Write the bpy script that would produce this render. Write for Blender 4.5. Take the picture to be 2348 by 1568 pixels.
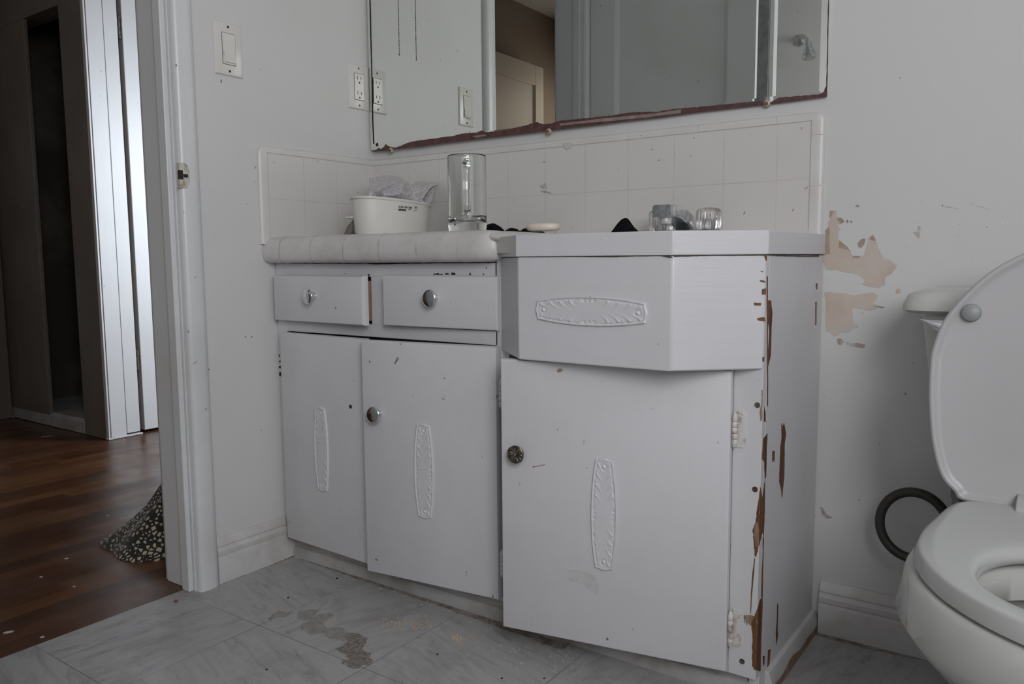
import bpy, bmesh, math, random
from mathutils import Vector, Matrix, noise
from mathutils.geometry import tessellate_polygon

for o in list(bpy.data.objects):
    bpy.data.objects.remove(o, do_unlink=True)
S = bpy.context.scene
C = S.collection
PI = math.pi
rnd = random.Random(7)

# ------------------------------------------------------------------ camera
W_PX, H_PX = 2348, 1568
F_PX = 1826.76
YAW, PITCH, ROLL = 0.6168, 0.1036, -0.0081
CAM = Vector((1.5998, -1.6045, 0.7455))
FW = Vector((-math.sin(YAW) * math.cos(PITCH), math.cos(YAW) * math.cos(PITCH), -math.sin(PITCH)))
_r = Vector((math.cos(YAW), math.sin(YAW), 0))
_u = _r.cross(FW)
RT = math.cos(ROLL) * _r + math.sin(ROLL) * _u
UP = -math.sin(ROLL) * _r + math.cos(ROLL) * _u
cd = bpy.data.cameras.new('camera')
cam = bpy.data.objects.new('camera', cd)
C.objects.link(cam)
cam.matrix_world = Matrix(((RT.x, UP.x, -FW.x, CAM.x), (RT.y, UP.y, -FW.y, CAM.y), (RT.z, UP.z, -FW.z, CAM.z), (0, 0, 0, 1)))
cd.sensor_width = 36.0
cd.lens = F_PX / W_PX * 36.0
cd.clip_start = 0.02
cd.clip_end = 50
cd.dof.use_dof = False
S.camera = cam

# ------------------------------------------------------------------ light
w = bpy.data.worlds.new('world')
S.world = w
w.use_nodes = True
w.node_tree.nodes['Background'].inputs[0].default_value = (0.55, 0.68, 0.9, 1)
w.node_tree.nodes['Background'].inputs[1].default_value = 0.35
vs = S.view_settings
vs.view_transform = 'Standard'
vs.look = 'None'
vs.gamma = 1
vs.exposure = 0.67
vs.use_curve_mapping = False


def area(name, loc, target, sx, sy, power, color, spread=PI):
    l = bpy.data.lights.new(name, 'AREA')
    l.shape = 'RECTANGLE'
    l.size = sx
    l.size_y = sy
    l.energy = power
    l.color = color
    l.spread = spread
    o = bpy.data.objects.new(name, l)
    C.objects.link(o)
    o.location = loc
    d = Vector(target) - Vector(loc)
    o.rotation_euler = d.to_track_quat('-Z', 'Y').to_euler()
    return o


# daylight through the bathroom window (right wall), an added fill and lamps in the hall
area('window_daylight', (2.34, -2.02, 1.44), (0.0, -1.30, 0.70), 0.78, 0.94, 17.4, (0.985, 0.98, 1.0))
area('near_fill_light', (2.34, -1.14, 1.44), (0.0, -1.05, 0.80), 0.74, 0.94, 2.6, (0.99, 0.985, 1.0))  # added fill beside the main window light, lifts the door in the mirror
area('hall_side_daylight', (-0.16, 1.15, 1.05), (-1.7, 0.55, 0.75), 0.7, 1.2, 21, (0.84, 0.91, 1.0), math.radians(120))  # daylight from an unseen side room, beam narrowed to spare the hall floor
area('hall_far_light', (-0.95, -3.7, 1.6), (-1.2, -2.0, 1.0), 0.7, 0.9, 3.4, (1.0, 0.88, 0.76))  # warm lamp at the far hall end, no opening behind it


# ------------------------------------------------------------------ helpers
def ray(u, v):
    return FW + RT * ((u - W_PX / 2) / F_PX) - UP * ((v - H_PX / 2) / F_PX)


def on_plane(u, v, P, n):
    """point of a real surface (plane through P with normal n) that a photo pixel shows"""
    d = ray(u, v)
    n = Vector(n)
    t = (Vector(P) - CAM).dot(n) / d.dot(n)
    return CAM + d * t


def tag(o, label=None, cat=None, group=None, kind=None):
    if label: o['label'] = label
    if cat: o['category'] = cat
    if group: o['group'] = group
    if kind: o['kind'] = kind
    return o


def empty(name, loc, label, cat, group=None):
    o = bpy.data.objects.new(name, None)
    C.objects.link(o)
    o.location = loc
    o.empty_display_size = 0.05
    o['_wo'] = tuple(loc)
    return tag(o, label, cat, group)


def worigin(o):
    return Vector(o['_wo']) if o is not None and '_wo' in o else Vector((0, 0, 0))


SPLIT = {'grout_line', 'bare_wood', 'crack', 'peeled_paint', 'worn_patch', 'seam', 'desilvered_edge', 'paint_chip', 'ding', 'scuff_mark', 'scuff', 'edge_chip', 'panel_moulding', 'grime', 'dark_fleck', 'socket_slot', 'door_stop'}


def islands(bm):
    bm.verts.index_update()
    seen = set()
    out = []
    for v0 in list(bm.verts):
        if v0.index in seen: continue
        comp, st = [], [v0]
        seen.add(v0.index)
        while st:
            v = st.pop()
            comp.append(v)
            for e in v.link_edges:
                o = e.other_vert(v)
                if o.index not in seen:
                    seen.add(o.index)
                    st.append(o)
        if len(comp) < 4: continue
        nb = bmesh.new()
        mp = {v.index: nb.verts.new(v.co) for v in comp}
        for f in {f for v in comp for f in v.link_faces}:
            try:
                nb.faces.new([mp[v.index] for v in f.verts])
            except ValueError:
                pass
        out.append(nb)
    return out


def mk(name, bm, mat, parent=None, bevel=0, smooth=True, seg=2, origin=None, sub=0, angle=40):
    """link a bmesh given in world coordinates as one object (loose pieces of some parts become parts of their own)"""
    if name in SPLIT:
        parts = islands(bm)
        if len(parts) > 1:
            first = None
            for q in parts:
                o = mk(name, q, mat, parent, bevel, smooth, seg, origin, sub, angle)
                first = first or o
            bm.free()
            return first
    bmesh.ops.recalc_face_normals(bm, faces=bm.faces)
    if parent is not None:
        wo = worigin(parent)
        loc = (0, 0, 0)
    else:
        if origin is None:
            xs = [v.co for v in bm.verts]
            wo = Vector(((min(c.x for c in xs) + max(c.x for c in xs)) / 2,
                         (min(c.y for c in xs) + max(c.y for c in xs)) / 2, min(c.z for c in xs)))
        else:
            wo = Vector(origin)
        loc = wo
    bmesh.ops.translate(bm, verts=bm.verts, vec=-wo)
    me = bpy.data.meshes.new(name)
    bm.to_mesh(me)
    bm.free()
    o = bpy.data.objects.new(name, me)
    C.objects.link(o)
    o.location = loc
    o['_wo'] = tuple(wo)
    if parent is not None:
        o.parent = parent
    me.materials.append(mat)
    if smooth:
        for p in me.polygons: p.use_smooth = True
    if bevel:
        m = o.modifiers.new('bevel', 'BEVEL')
        m.width = bevel
        m.segments = seg
        m.limit_method = 'ANGLE'
        m.angle_limit = math.radians(35)
        m.harden_normals = False
    if sub:
        m = o.modifiers.new('subsurf', 'SUBSURF')
        m.levels = sub
        m.render_levels = sub
    if smooth and not sub:
        try:
            me.set_sharp_from_angle(angle=math.radians(angle))
        except Exception:
            pass
    return o


def NB():
    return bmesh.new()


def box(bm, x0, x1, y0, y1, z0, z1, M=None):
    vs_ = [Vector((x, y, z)) for x in (x0, x1) for y in (y0, y1) for z in (z0, z1)]
    if M is not None: vs_ = [M @ v for v in vs_]
    v = [bm.verts.new(p) for p in vs_]
    for f in ((0, 1, 3, 2), (4, 6, 7, 5), (0, 4, 5, 1), (2, 3, 7, 6), (0, 2, 6, 4), (1, 5, 7, 3)):
        bm.faces.new([v[i] for i in f])


def poly_prism(bm, pts, vec):
    """extrude a flat (possibly concave) outline of 3D points by vec"""
    pts = [Vector(p) for p in pts]
    vec = Vector(vec)
    a = [bm.verts.new(p) for p in pts]
    b = [bm.verts.new(p + vec) for p in pts]
    n = len(pts)
    for t in tessellate_polygon([pts]):
        try:
            bm.faces.new([a[i] for i in t])
            bm.faces.new([b[i] for i in reversed(t)])
        except ValueError:
            pass
    for i in range(n):
        j = (i + 1) % n
        bm.faces.new([a[i], a[j], b[j], b[i]])


def ring_faces(bm, r0, r1):
    n = len(r0)
    for i in range(n):
        j = (i + 1) % n
        bm.faces.new([r0[i], r0[j], r1[j], r1[i]])


def loft(bm, rings, cap0=True, cap1=True):
    rs = [[bm.verts.new(p) for p in r] for r in rings]
    for a, b in zip(rs, rs[1:]): ring_faces(bm, a, b)
    if cap0: bm.faces.new(list(reversed(rs[0])))
    if cap1: bm.faces.new(rs[-1])
    return rs


def frame_from(axis):
    a = Vector(axis).normalized()
    h = Vector((0, 0, 1)) if abs(a.z) < 0.9 else Vector((1, 0, 0))
    u = h.cross(a).normalized()
    return u, a.cross(u), a


def lathe(bm, origin, axis, prof, seg=32, cap0=True, cap1=True, lobes=0, amp=0):
    u, v, a = frame_from(axis)
    O = Vector(origin)
    rings = []
    for r, h in prof:
        ring = []
        for k in range(seg):
            t = 2 * PI * k / seg
            rr = r * (1 + amp * math.cos(lobes * t)) if lobes else r
            ring.append(O + a * h + (u * math.cos(t) + v * math.sin(t)) * max(rr, 1e-5))
        rings.append(ring)
    loft(bm, rings, cap0, cap1)


def cyl(bm, p0, p1, r, seg=20, r1=None):
    p0, p1 = Vector(p0), Vector(p1)
    lathe(bm, p0, p1 - p0, [(r, 0), (r if r1 is None else r1, (p1 - p0).length)], seg)


def tube(bm, pts, rad, seg=12, closed=False):
    pts = [Vector(p) for p in pts]
    n = len(pts)
    rings = []
    prev = None
    for i, p in enumerate(pts):
        if closed:
            t = pts[(i + 1) % n] - pts[i - 1]
        else:
            t = pts[min(i + 1, n - 1)] - pts[max(i - 1, 0)]
        t.normalize()
        if prev is None:
            u, v, _ = frame_from(t)
        else:
            u = (prev - t * prev.dot(t)).normalized()
            v = t.cross(u)
        prev = u
        r = rad[i] if isinstance(rad, (list, tuple)) else rad
        rings.append([p + (u * math.cos(2 * PI * k / seg) + v * math.sin(2 * PI * k / seg)) * r for k in range(seg)])
    if closed:
        rs = [[bm.verts.new(q) for q in r] for r in rings]
        for i in range(n): ring_faces(bm, rs[i], rs[(i + 1) % n])
    else:
        loft(bm, rings)


def sphere(bm, c, r, sc=(1, 1, 1), seg=20, rings=12):
    M = Matrix.Translation(Vector(c)) @ Matrix.Diagonal((r * sc[0], r * sc[1], r * sc[2], 1))
    bmesh.ops.create_uvsphere(bm, u_segments=seg, v_segments=rings, radius=1, matrix=M)


def interp(tab, x):
    if x <= tab[0][0]: return tab[0][1]
    for (a, b), (c, d) in zip(tab, tab[1:]):
        if x <= c: return b + (d - b) * (x - a) / (c - a)
    return tab[-1][1]


def smooth_closed(pts, it=2):
    for _ in range(it):
        q = []
        n = len(pts)
        for i in range(n):
            a, b = pts[i], pts[(i + 1) % n]
            q.append(a * 0.75 + b * 0.25)
            q.append(a * 0.25 + b * 0.75)
        pts = q
    return pts


# ------------------------------------------------------------------ materials
def base_mat(name):
    m = bpy.data.materials.new(name)
    m.use_nodes = True
    nt = m.node_tree
    return m, nt, nt.nodes['Principled BSDF']


def nd(nt, kind, **kw):
    n = nt.nodes.new(kind)
    for k, v in kw.items(): setattr(n, k, v)
    return n


def tex_pos(nt, scale=(1, 1, 1), rot=(0, 0, 0)):
    g = nd(nt, 'ShaderNodeNewGeometry')
    mp = nd(nt, 'ShaderNodeMapping')
    mp.inputs['Scale'].default_value = scale
    mp.inputs['Rotation'].default_value = rot
    nt.links.new(g.outputs['Position'], mp.inputs['Vector'])
    return mp.outputs['Vector']


def noise_n(nt, vec, scale, detail=4, rough=0.55, dist=0.0):
    n = nd(nt, 'ShaderNodeTexNoise')
    n.inputs['Scale'].default_value = scale
    n.inputs['Detail'].default_value = detail
    n.inputs['Roughness'].default_value = rough
    n.inputs['Distortion'].default_value = dist
    nt.links.new(vec, n.inputs['Vector'])
    return n.outputs['Fac']


def ramp(nt, fac, stops):
    r = nd(nt, 'ShaderNodeValToRGB')
    while len(r.color_ramp.elements) < len(stops): r.color_ramp.elements.new(0.5)
    for e, (p, c) in zip(r.color_ramp.elements, stops):
        e.position = p
        e.color = (c, c, c, 1) if isinstance(c, (int, float)) else (*c, 1)
    nt.links.new(fac, r.inputs['Fac'])
    return r.outputs['Color']


def mix(nt, fac, a, b, mode='MIX'):
    m = nd(nt, 'ShaderNodeMix')
    m.data_type = 'RGBA'
    m.blend_type = mode
    for sock, val in ((m.inputs[0], fac), (m.inputs[6], a), (m.inputs[7], b)):
        if hasattr(val, 'links') or hasattr(val, 'is_linked'):
            nt.links.new(val, sock)
        elif isinstance(val, (int, float)):
            sock.default_value = val
        else:
            sock.default_value = (*val, 1)
    return m.outputs[2]


def math_n(nt, op, a, b=None):
    m = nd(nt, 'ShaderNodeMath', operation=op)
    for i, val in enumerate((a, b)):
        if val is None: continue
        if hasattr(val, 'is_linked'):
            nt.links.new(val, m.inputs[i])
        else:
            m.inputs[i].default_value = val
    return m.outputs[0]


def bump(nt, bs, height, strength=0.3, dist=0.002, prev=None):
    b = nd(nt, 'ShaderNodeBump')
    b.inputs['Strength'].default_value = strength
    b.inputs['Distance'].default_value = dist
    nt.links.new(height, b.inputs['Height'])
    if prev is not None: nt.links.new(prev, b.inputs['Normal'])
    nt.links.new(b.outputs['Normal'], bs.inputs['Normal'])
    return b.outputs['Normal']


def paint(name, col, rough=0.45, dirt=(0.36, 0.33, 0.29), dirt_amt=0.25, speck=0.6, brush=(1, 1, 1), bstr=0.25, mott=2.5, speck_scale=70):
    """old brushed paint: soft grime mottling, tiny dark flecks, faint brush relief"""
    m, nt, bs = base_mat(name)
    v = tex_pos(nt)
    g = ramp(nt, noise_n(nt, v, mott, 5, 0.6, 0.4), [(0.46, 0), (0.78, 1)])
    c = mix(nt, math_n(nt, 'MULTIPLY', g, dirt_amt), col, dirt)
    fl = ramp(nt, noise_n(nt, v, speck_scale, 2, 0.5), [(0.745, 0), (0.775, 1)])
    c = mix(nt, math_n(nt, 'MULTIPLY', fl, speck), c, (0.10, 0.075, 0.06))
    nt.links.new(c, bs.inputs['Base Color'])
    bs.inputs['Roughness'].default_value = rough
    vb = tex_pos(nt, brush)
    bump(nt, bs, noise_n(nt, vb, 60, 4, 0.6), bstr, 0.0012)
    return m


def plain(name, col, rough=0.5, metal=0.0, **kw):
    m, nt, bs = base_mat(name)
    bs.inputs['Base Color'].default_value = (*col, 1)
    bs.inputs['Roughness'].default_value = rough
    bs.inputs['Metallic'].default_value = metal
    for k, v in kw.items(): bs.inputs[k].default_value = v
    return m


def mottled(name, c1, c2, scale, rough=0.7, lo=0.4, hi=0.6, bstr=0.4, stretch=(1, 1, 1), metal=0.0):
    m, nt, bs = base_mat(name)
    v = tex_pos(nt, stretch)
    f = noise_n(nt, v, scale, 6, 0.65)
    nt.links.new(ramp(nt, f, [(lo, c1), (hi, c2)]), bs.inputs['Base Color'])
    bs.inputs['Roughness'].default_value = rough
    bs.inputs['Metallic'].default_value = metal
    bump(nt, bs, f, bstr, 0.003)
    return m


def line_mask(nt, coord, offset, period, half):
    """1 on thin lines at offset + n*period along one world axis"""
    a = math_n(nt, 'SUBTRACT', coord, offset - period / 2)
    a = math_n(nt, 'DIVIDE', a, period)
    a = math_n(nt, 'FRACT', math_n(nt, 'ADD', a, 50.0))
    a = math_n(nt, 'ABSOLUTE', math_n(nt, 'SUBTRACT', a, 0.5))
    return math_n(nt, 'LESS_THAN', a, half / period)


def tile_mat(name, axis, off, zoff, T=0.108):
    m, nt, bs = base_mat(name)
    v = tex_pos(nt)
    sx = nd(nt, 'ShaderNodeSeparateXYZ')
    nt.links.new(v, sx.inputs[0])
    a = line_mask(nt, sx.outputs[axis], off, T, 0.0011)
    b = line_mask(nt, sx.outputs['Z'], zoff, T, 0.0011)
    l = math_n(nt, 'MAXIMUM', a, b)
    g = ramp(nt, noise_n(nt, v, 4, 5, 0.6, 0.3), [(0.45, 0), (0.8, 1)])
    c = mix(nt, math_n(nt, 'MULTIPLY', g, 0.25), (0.63, 0.61, 0.585), (0.50, 0.46, 0.42))
    fl = ramp(nt, noise_n(nt, v, 75, 2, 0.5), [(0.74, 0), (0.77, 1)])
    c = mix(nt, math_n(nt, 'MULTIPLY', fl, 0.6), c, (0.12, 0.09, 0.07))
    ln = math_n(nt, 'MULTIPLY', l, ramp(nt, noise_n(nt, v, 14, 3), [(0.3, 0.08), (0.7, 0.42)]))
    c = mix(nt, ln, c, (0.36, 0.33, 0.31))
    nt.links.new(c, bs.inputs['Base Color'])
    bs.inputs['Roughness'].default_value = 0.38
    n1 = bump(nt, bs, noise_n(nt, v, 30, 3, 0.6), 0.12, 0.002)
    inv = math_n(nt, 'SUBTRACT', 1.0, l)
    bump(nt, bs, inv, 0.5, 0.0008, n1)
    return m


M_WALL = paint('wall_paint', (0.605, 0.60, 0.59), 0.5, dirt=(0.45, 0.42, 0.39), dirt_amt=0.3, mott=1.6, speck=0.5)
M_TRIM = paint('trim_paint', (0.62, 0.63, 0.635), 0.33, dirt_amt=0.3, brush=(1, 1, 0.08), bstr=0.3, mott=3)
M_CAB = paint('cabinet_paint', (0.605, 0.602, 0.617), 0.42, dirt_amt=0.22, brush=(1, 1, 0.10), bstr=0.4, mott=3, speck=0.7)
M_CABH = paint('cabinet_paint_brushed', (0.605, 0.602, 0.620), 0.40, dirt_amt=0.18, brush=(0.06, 0.06, 1), bstr=0.5, mott=3, speck=0.7)
M_TOE = paint('toe_paint', (0.42, 0.415, 0.41), 0.5, dirt=(0.20, 0.15, 0.11), dirt_amt=0.8, mott=9)
M_BASE = paint('baseboard_paint', (0.56, 0.555, 0.55), 0.42, dirt=(0.33, 0.27, 0.22), dirt_amt=0.55, brush=(0.1, 0.1, 1), mott=9)
M_TILE_B = tile_mat('tile_back', 'X', 0.4595, 0.8944)
M_TILE_L = tile_mat('tile_left', 'Y', -0.3617, 0.8944)
M_CAP = paint('tile_cap_glaze', (0.62, 0.605, 0.585), 0.35, dirt=(0.48, 0.42, 0.37), dirt_amt=0.4, bstr=0.15, mott=6)
M_PEEL = mottled('bare_plaster', (0.50, 0.41, 0.33), (0.55, 0.48, 0.43), 9, 0.8, 0.40, 0.60, 0.2)
M_PEEL2 = mottled('primer_under_paint', (0.33, 0.25, 0.18), (0.40, 0.31, 0.23), 30, 0.8, 0.4, 0.6, 0.2)
M_BARE = mottled('bare_wood', (0.055, 0.024, 0.012), (0.20, 0.085, 0.036), 26, 0.75, 0.35, 0.68, 0.8, (3.0, 3.0, 0.25))
M_BARE_L = mottled('bare_wood_light', (0.20, 0.125, 0.08), (0.36, 0.25, 0.18), 40, 0.8, 0.35, 0.65, 0.8, (3.0, 3.0, 0.3))
M_DARK = plain('gap_dark', (0.018, 0.014, 0.012), 0.8)
M_RUST = mottled('rust', (0.10, 0.028, 0.014), (0.30, 0.12, 0.06), 60, 0.7)
M_HINGE = mottled('hinge_painted', (0.34, 0.28, 0.24), (0.66, 0.64, 0.62), 60, 0.5, 0.36, 0.50, 0.4)
M_CHROME = mottled('chrome', (0.62, 0.63, 0.65), (0.78, 0.79, 0.80), 20, 0.08, 0.4, 0.6, 0.02, metal=1.0)
M_CHROME_D = mottled('chrome_spotted', (0.50, 0.51, 0.53), (0.74, 0.75, 0.77), 60, 0.30, 0.42, 0.58, 0.1, metal=1.0)
M_PEWTER = mottled('antique_pewter', (0.10, 0.085, 0.065), (0.30, 0.27, 0.23), 120, 0.35, 0.4, 0.6, 0.3, metal=1.0)
M_SCREW = plain('screw_steel', (0.12, 0.11, 0.10), 0.5, 0.8)
M_PLATE = paint('switch_plastic', (0.64, 0.62, 0.585), 0.30, dirt_amt=0.12, bstr=0.02, speck=0.2)
M_ROCK = paint('rocker_plastic', (0.68, 0.66, 0.62), 0.12, dirt_amt=0.05, bstr=0.0, speck=0.1)
M_SLOT = plain('slot_dark', (0.05, 0.045, 0.04), 0.7)
M_CERAM = paint('porcelain', (0.51, 0.515, 0.49), 0.10, dirt=(0.5, 0.47, 0.42), dirt_amt=0.15, bstr=0.0, speck=0.1)
M_SEAT = paint('seat_plastic', (0.50, 0.505, 0.49), 0.16, dirt_amt=0.10, bstr=0.0, speck=0.1)
M_LID = paint('lid_plastic', (0.43, 0.425, 0.425), 0.35, dirt_amt=0.08, bstr=0.05, speck=0.1)
M_RUBBER = plain('bumper_rubber', (0.27, 0.285, 0.28), 0.45)
M_TUB = paint('tub_plastic', (0.66, 0.65, 0.60), 0.35, dirt_amt=0.08, bstr=0.0, speck=0.2)
M_SOAP = plain('soap', (0.72, 0.64, 0.55), 0.4)
M_BLACK = mottled('black_fabric', (0.003, 0.003, 0.0035), (0.009, 0.009, 0.011), 40, 1.0)
M_BLACK.node_tree.nodes['Principled BSDF'].inputs['Specular IOR Level'].default_value = 0.1
M_INK = plain('ink', (0.05, 0.05, 0.06), 0.6)
M_CRUMB = mottled('crumb', (0.42, 0.30, 0.20), (0.60, 0.52, 0.44), 200, 0.8)
M_CHIP = plain('paint_flake', (0.55, 0.54, 0.52), 0.6)
M_MUD = mottled('vinyl_wear', (0.15, 0.125, 0.10), (0.30, 0.275, 0.25), 130, 0.9, 0.38, 0.62, 0.9)
M_MUD2 = mottled('vinyl_wear_pale', (0.24, 0.225, 0.20), (0.33, 0.32, 0.30), 60, 0.8, 0.38, 0.62, 0.5)
M_SMUDGE = mottled('smudge', (0.46, 0.45, 0.43), (0.57, 0.565, 0.56), 60, 0.5, 0.35, 0.65, 0.1)
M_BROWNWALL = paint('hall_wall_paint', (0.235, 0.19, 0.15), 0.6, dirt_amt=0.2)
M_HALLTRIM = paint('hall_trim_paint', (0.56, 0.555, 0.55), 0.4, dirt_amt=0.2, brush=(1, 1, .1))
M_HALLDIM = paint('hall_paint_shaded', (0.155, 0.130, 0.108), 0.5, dirt_amt=0.3, brush=(1, 1, .1))  # shade put into the colour; window light reaches too far into the hall
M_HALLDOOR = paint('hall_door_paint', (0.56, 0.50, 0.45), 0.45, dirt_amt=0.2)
M_CLOSET = paint('closet_paint_shaded', (0.050, 0.044, 0.037), 0.6, dirt_amt=0.3)  # closet gloom darkened into the paint, since stray light leaks inside
M_DESILV = mottled('mirror_backing', (0.055, 0.024, 0.022), (0.12, 0.055, 0.05), 60, 0.6, 0.35, 0.65, 0.2)
M_DESILV2 = mottled('mirror_backing_pale', (0.20, 0.145, 0.135), (0.30, 0.24, 0.225), 60, 0.5, 0.35, 0.65, 0.2)
M_BLUE = mottled('blue_cloth', (0.012, 0.012, 0.03), (0.05, 0.05, 0.11), 60, 0.9)
M_GREYMETAL = mottled('grey_frame_metal', (0.17, 0.175, 0.18), (0.24, 0.245, 0.25), 20, 0.5, metal=0.3)


def mirror_mat():
    m, nt, bs = base_mat('mirror_glass')
    bs.inputs['Base Color'].default_value = (0.79, 0.81, 0.775, 1)
    bs.inputs['Metallic'].default_value = 1
    bs.inputs['Roughness'].default_value = 0.0
    v = tex_pos(nt)
    fl = ramp(nt, noise_n(nt, v, 90, 2, 0.5), [(0.74, 0), (0.77, 0.6)])
    nt.links.new(mix(nt, fl, (0.79, 0.81, 0.775), (0.45, 0.45, 0.43)), bs.inputs['Base Color'])
    return m


def glass(name, col=(0.96, 0.98, 0.97), rough=0.0):
    m, nt, bs = base_mat(name)
    bs.inputs['Base Color'].default_value = (*col, 1)
    bs.inputs['Roughness'].default_value = rough
    bs.inputs['Transmission Weight'].default_value = 1
    bs.inputs['IOR'].default_value = 1.48
    return m


M_MIRROR = mirror_mat()
M_GLASS = glass('clear_glass')
M_ACRYL = glass('acrylic', (0.95, 0.93, 0.91), 0.03)


def floor_tile_mat():
    m, nt, bs = base_mat('marbled_vinyl_tile')
    T = 0.305
    g = nd(nt, 'ShaderNodeNewGeometry')
    sx = nd(nt, 'ShaderNodeSeparateXYZ')
    nt.links.new(g.outputs['Position'], sx.inputs[0])
    X, Y = sx.outputs['X'], sx.outputs['Y']
    ix = math_n(nt, 'FLOOR', math_n(nt, 'DIVIDE', math_n(nt, 'SUBTRACT', X, 0.262), T))
    iy = math_n(nt, 'FLOOR', math_n(nt, 'DIVIDE', math_n(nt, 'SUBTRACT', Y, -0.322), T))
    par = math_n(nt, 'MODULO', math_n(nt, 'ADD', math_n(nt, 'ADD', ix, iy), 100.0), 2.0)
    cb = nd(nt, 'ShaderNodeCombineXYZ')
    nt.links.new(ix, cb.inputs[0])
    nt.links.new(iy, cb.inputs[1])
    wn = nd(nt, 'ShaderNodeTexWhiteNoise')
    nt.links.new(cb.outputs[0], wn.inputs['Vector'])
    off = nd(nt, 'ShaderNodeVectorMath', operation='MULTIPLY_ADD')
    nt.links.new(wn.outputs['Color'], off.inputs[0])
    off.inputs[1].default_value = (5, 5, 5)
    nt.links.new(g.outputs['Position'], off.inputs[2])

    def streak(rot):
        # rotate first so that the veins run diagonally across their own tile, then stretch
        r = nd(nt, 'ShaderNodeVectorRotate')
        r.rotation_type = 'Z_AXIS'
        r.inputs['Angle'].default_value = rot
        nt.links.new(off.outputs[0], r.inputs['Vector'])
        sc = nd(nt, 'ShaderNodeVectorMath', operation='MULTIPLY')
        sc.inputs[1].default_value = (1.3, 6.5, 1.0)
        nt.links.new(r.outputs[0], sc.inputs[0])
        return noise_n(nt, sc.outputs[0], 5.5, 12, 0.72, 1.3)

    s1, s2 = streak(0.25), streak(1.75)
    st = nd(nt, 'ShaderNodeMix')
    nt.links.new(par, st.inputs[0])
    nt.links.new(s1, st.inputs[2])
    nt.links.new(s2, st.inputs[3])
    s = st.outputs[0]
    c = ramp(nt, s, [(0.30, (0.20, 0.195, 0.20)), (0.40, (0.32, 0.318, 0.32)), (0.50, (0.385, 0.38, 0.375)), (0.72, (0.425, 0.42, 0.41))])
    v = tex_pos(nt)
    d = ramp(nt, noise_n(nt, v, 5.5, 8, 0.7, 0.6), [(0.52, 0), (0.72, 0.75)])
    c = mix(nt, d, c, (0.22, 0.20, 0.18))
    f = ramp(nt, noise_n(nt, v, 60, 3, 0.6), [(0.70, 0), (0.76, 0.7)])
    c = mix(nt, f, c, (0.12, 0.11, 0.10))
    l = math_n(nt, 'MAXIMUM', line_mask(nt, X, 0.262, T, 0.0007), line_mask(nt, Y, -0.322, T, 0.0007))
    la = math_n(nt, 'MULTIPLY', l, ramp(nt, noise_n(nt, v, 4, 2), [(0.35, 0.35), (0.65, 0.95)]))
    c = mix(nt, la, c, (0.075, 0.065, 0.06))
    # brown grime gathered where the floor meets the cabinet
    nt.links.new(c, bs.inputs['Base Color'])
    nt.links.new(ramp(nt, noise_n(nt, v, 9, 4), [(0.3, 0.34), (0.7, 0.55)]), bs.inputs['Roughness'])
    bump(nt, bs, noise_n(nt, v, 25, 4), 0.12, 0.002)
    return m


def wood_floor_mat():
    m, nt, bs = base_mat('oak_strip_floor')
    g = nd(nt, 'ShaderNodeNewGeometry')
    sx = nd(nt, 'ShaderNodeSeparateXYZ')
    nt.links.new(g.outputs['Position'], sx.inputs[0])
    X, Y = sx.outputs['X'], sx.outputs['Y']
    PW = 0.057
    ix = math_n(nt, 'FLOOR', math_n(nt, 'DIVIDE', math_n(nt, 'ADD', X, 0.03), PW))
    w1 = nd(nt, 'ShaderNodeTexWhiteNoise', noise_dimensions='1D')
    nt.links.new(ix, w1.inputs['W'])
    yo = math_n(nt, 'ADD', math_n(nt, 'DIVIDE', Y, 0.9), math_n(nt, 'MULTIPLY', w1.outputs['Value'], 7.0))
    iy = math_n(nt, 'FLOOR', yo)
    cb = nd(nt, 'ShaderNodeCombineXYZ')
    nt.links.new(ix, cb.inputs[0])
    nt.links.new(iy, cb.inputs[1])
    wn = nd(nt, 'ShaderNodeTexWhiteNoise')
    nt.links.new(cb.outputs[0], wn.inputs['Vector'])
    c0 = ramp(nt, wn.outputs['Value'], [(0.0, (0.080, 0.030, 0.013)), (0.5, (0.125, 0.050, 0.020)), (1.0, (0.185, 0.080, 0.030))])
    v = tex_pos(nt, (18, 1.2, 1))
    gr = noise_n(nt, v, 5, 7, 0.65, 0.5)
    c = mix(nt, 0.8, c0, ramp(nt, gr, [(0.3, 0.55), (0.7, 1.0)]), 'MULTIPLY')
    w = tex_pos(nt)
    c = mix(nt, ramp(nt, noise_n(nt, w, 2.2, 5, 0.6), [(0.5, 0), (0.75, 0.6)]), c, (0.04, 0.018, 0.010))
    l = line_mask(nt, X, -0.03, PW, 0.0006)
    c = mix(nt, math_n(nt, 'MULTIPLY', l, 0.8), c, (0.02, 0.01, 0.006))
    nt.links.new(c, bs.inputs['Base Color'])
    nt.links.new(ramp(nt, noise_n(nt, w, 5, 4), [(0.3, 0.22), (0.75, 0.48)]), bs.inputs['Roughness'])
    bump(nt, bs, gr, 0.12, 0.001)
    return m


def pattern_cloth(name, c1, c2, scale, lo, hi):
    m, nt, bs = base_mat(name)
    v = tex_pos(nt)
    vo = nd(nt, 'ShaderNodeTexVoronoi', feature='DISTANCE_TO_EDGE')
    vo.inputs['Scale'].default_value = scale
    nt.links.new(v, vo.inputs['Vector'])
    f = math_n(nt, 'ADD', vo.outputs['Distance'], math_n(nt, 'MULTIPLY', noise_n(nt, v, scale * 1.3, 3), 0.35))
    nt.links.new(ramp(nt, f, [(lo, c1), (hi, c2)]), bs.inputs['Base Color'])
    bs.inputs['Roughness'].default_value = 0.85
    bs.inputs['Sheen Weight'].default_value = 0.2
    bump(nt, bs, noise_n(nt, v, 500, 2), 0.2, 0.0006)
    return m


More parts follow.
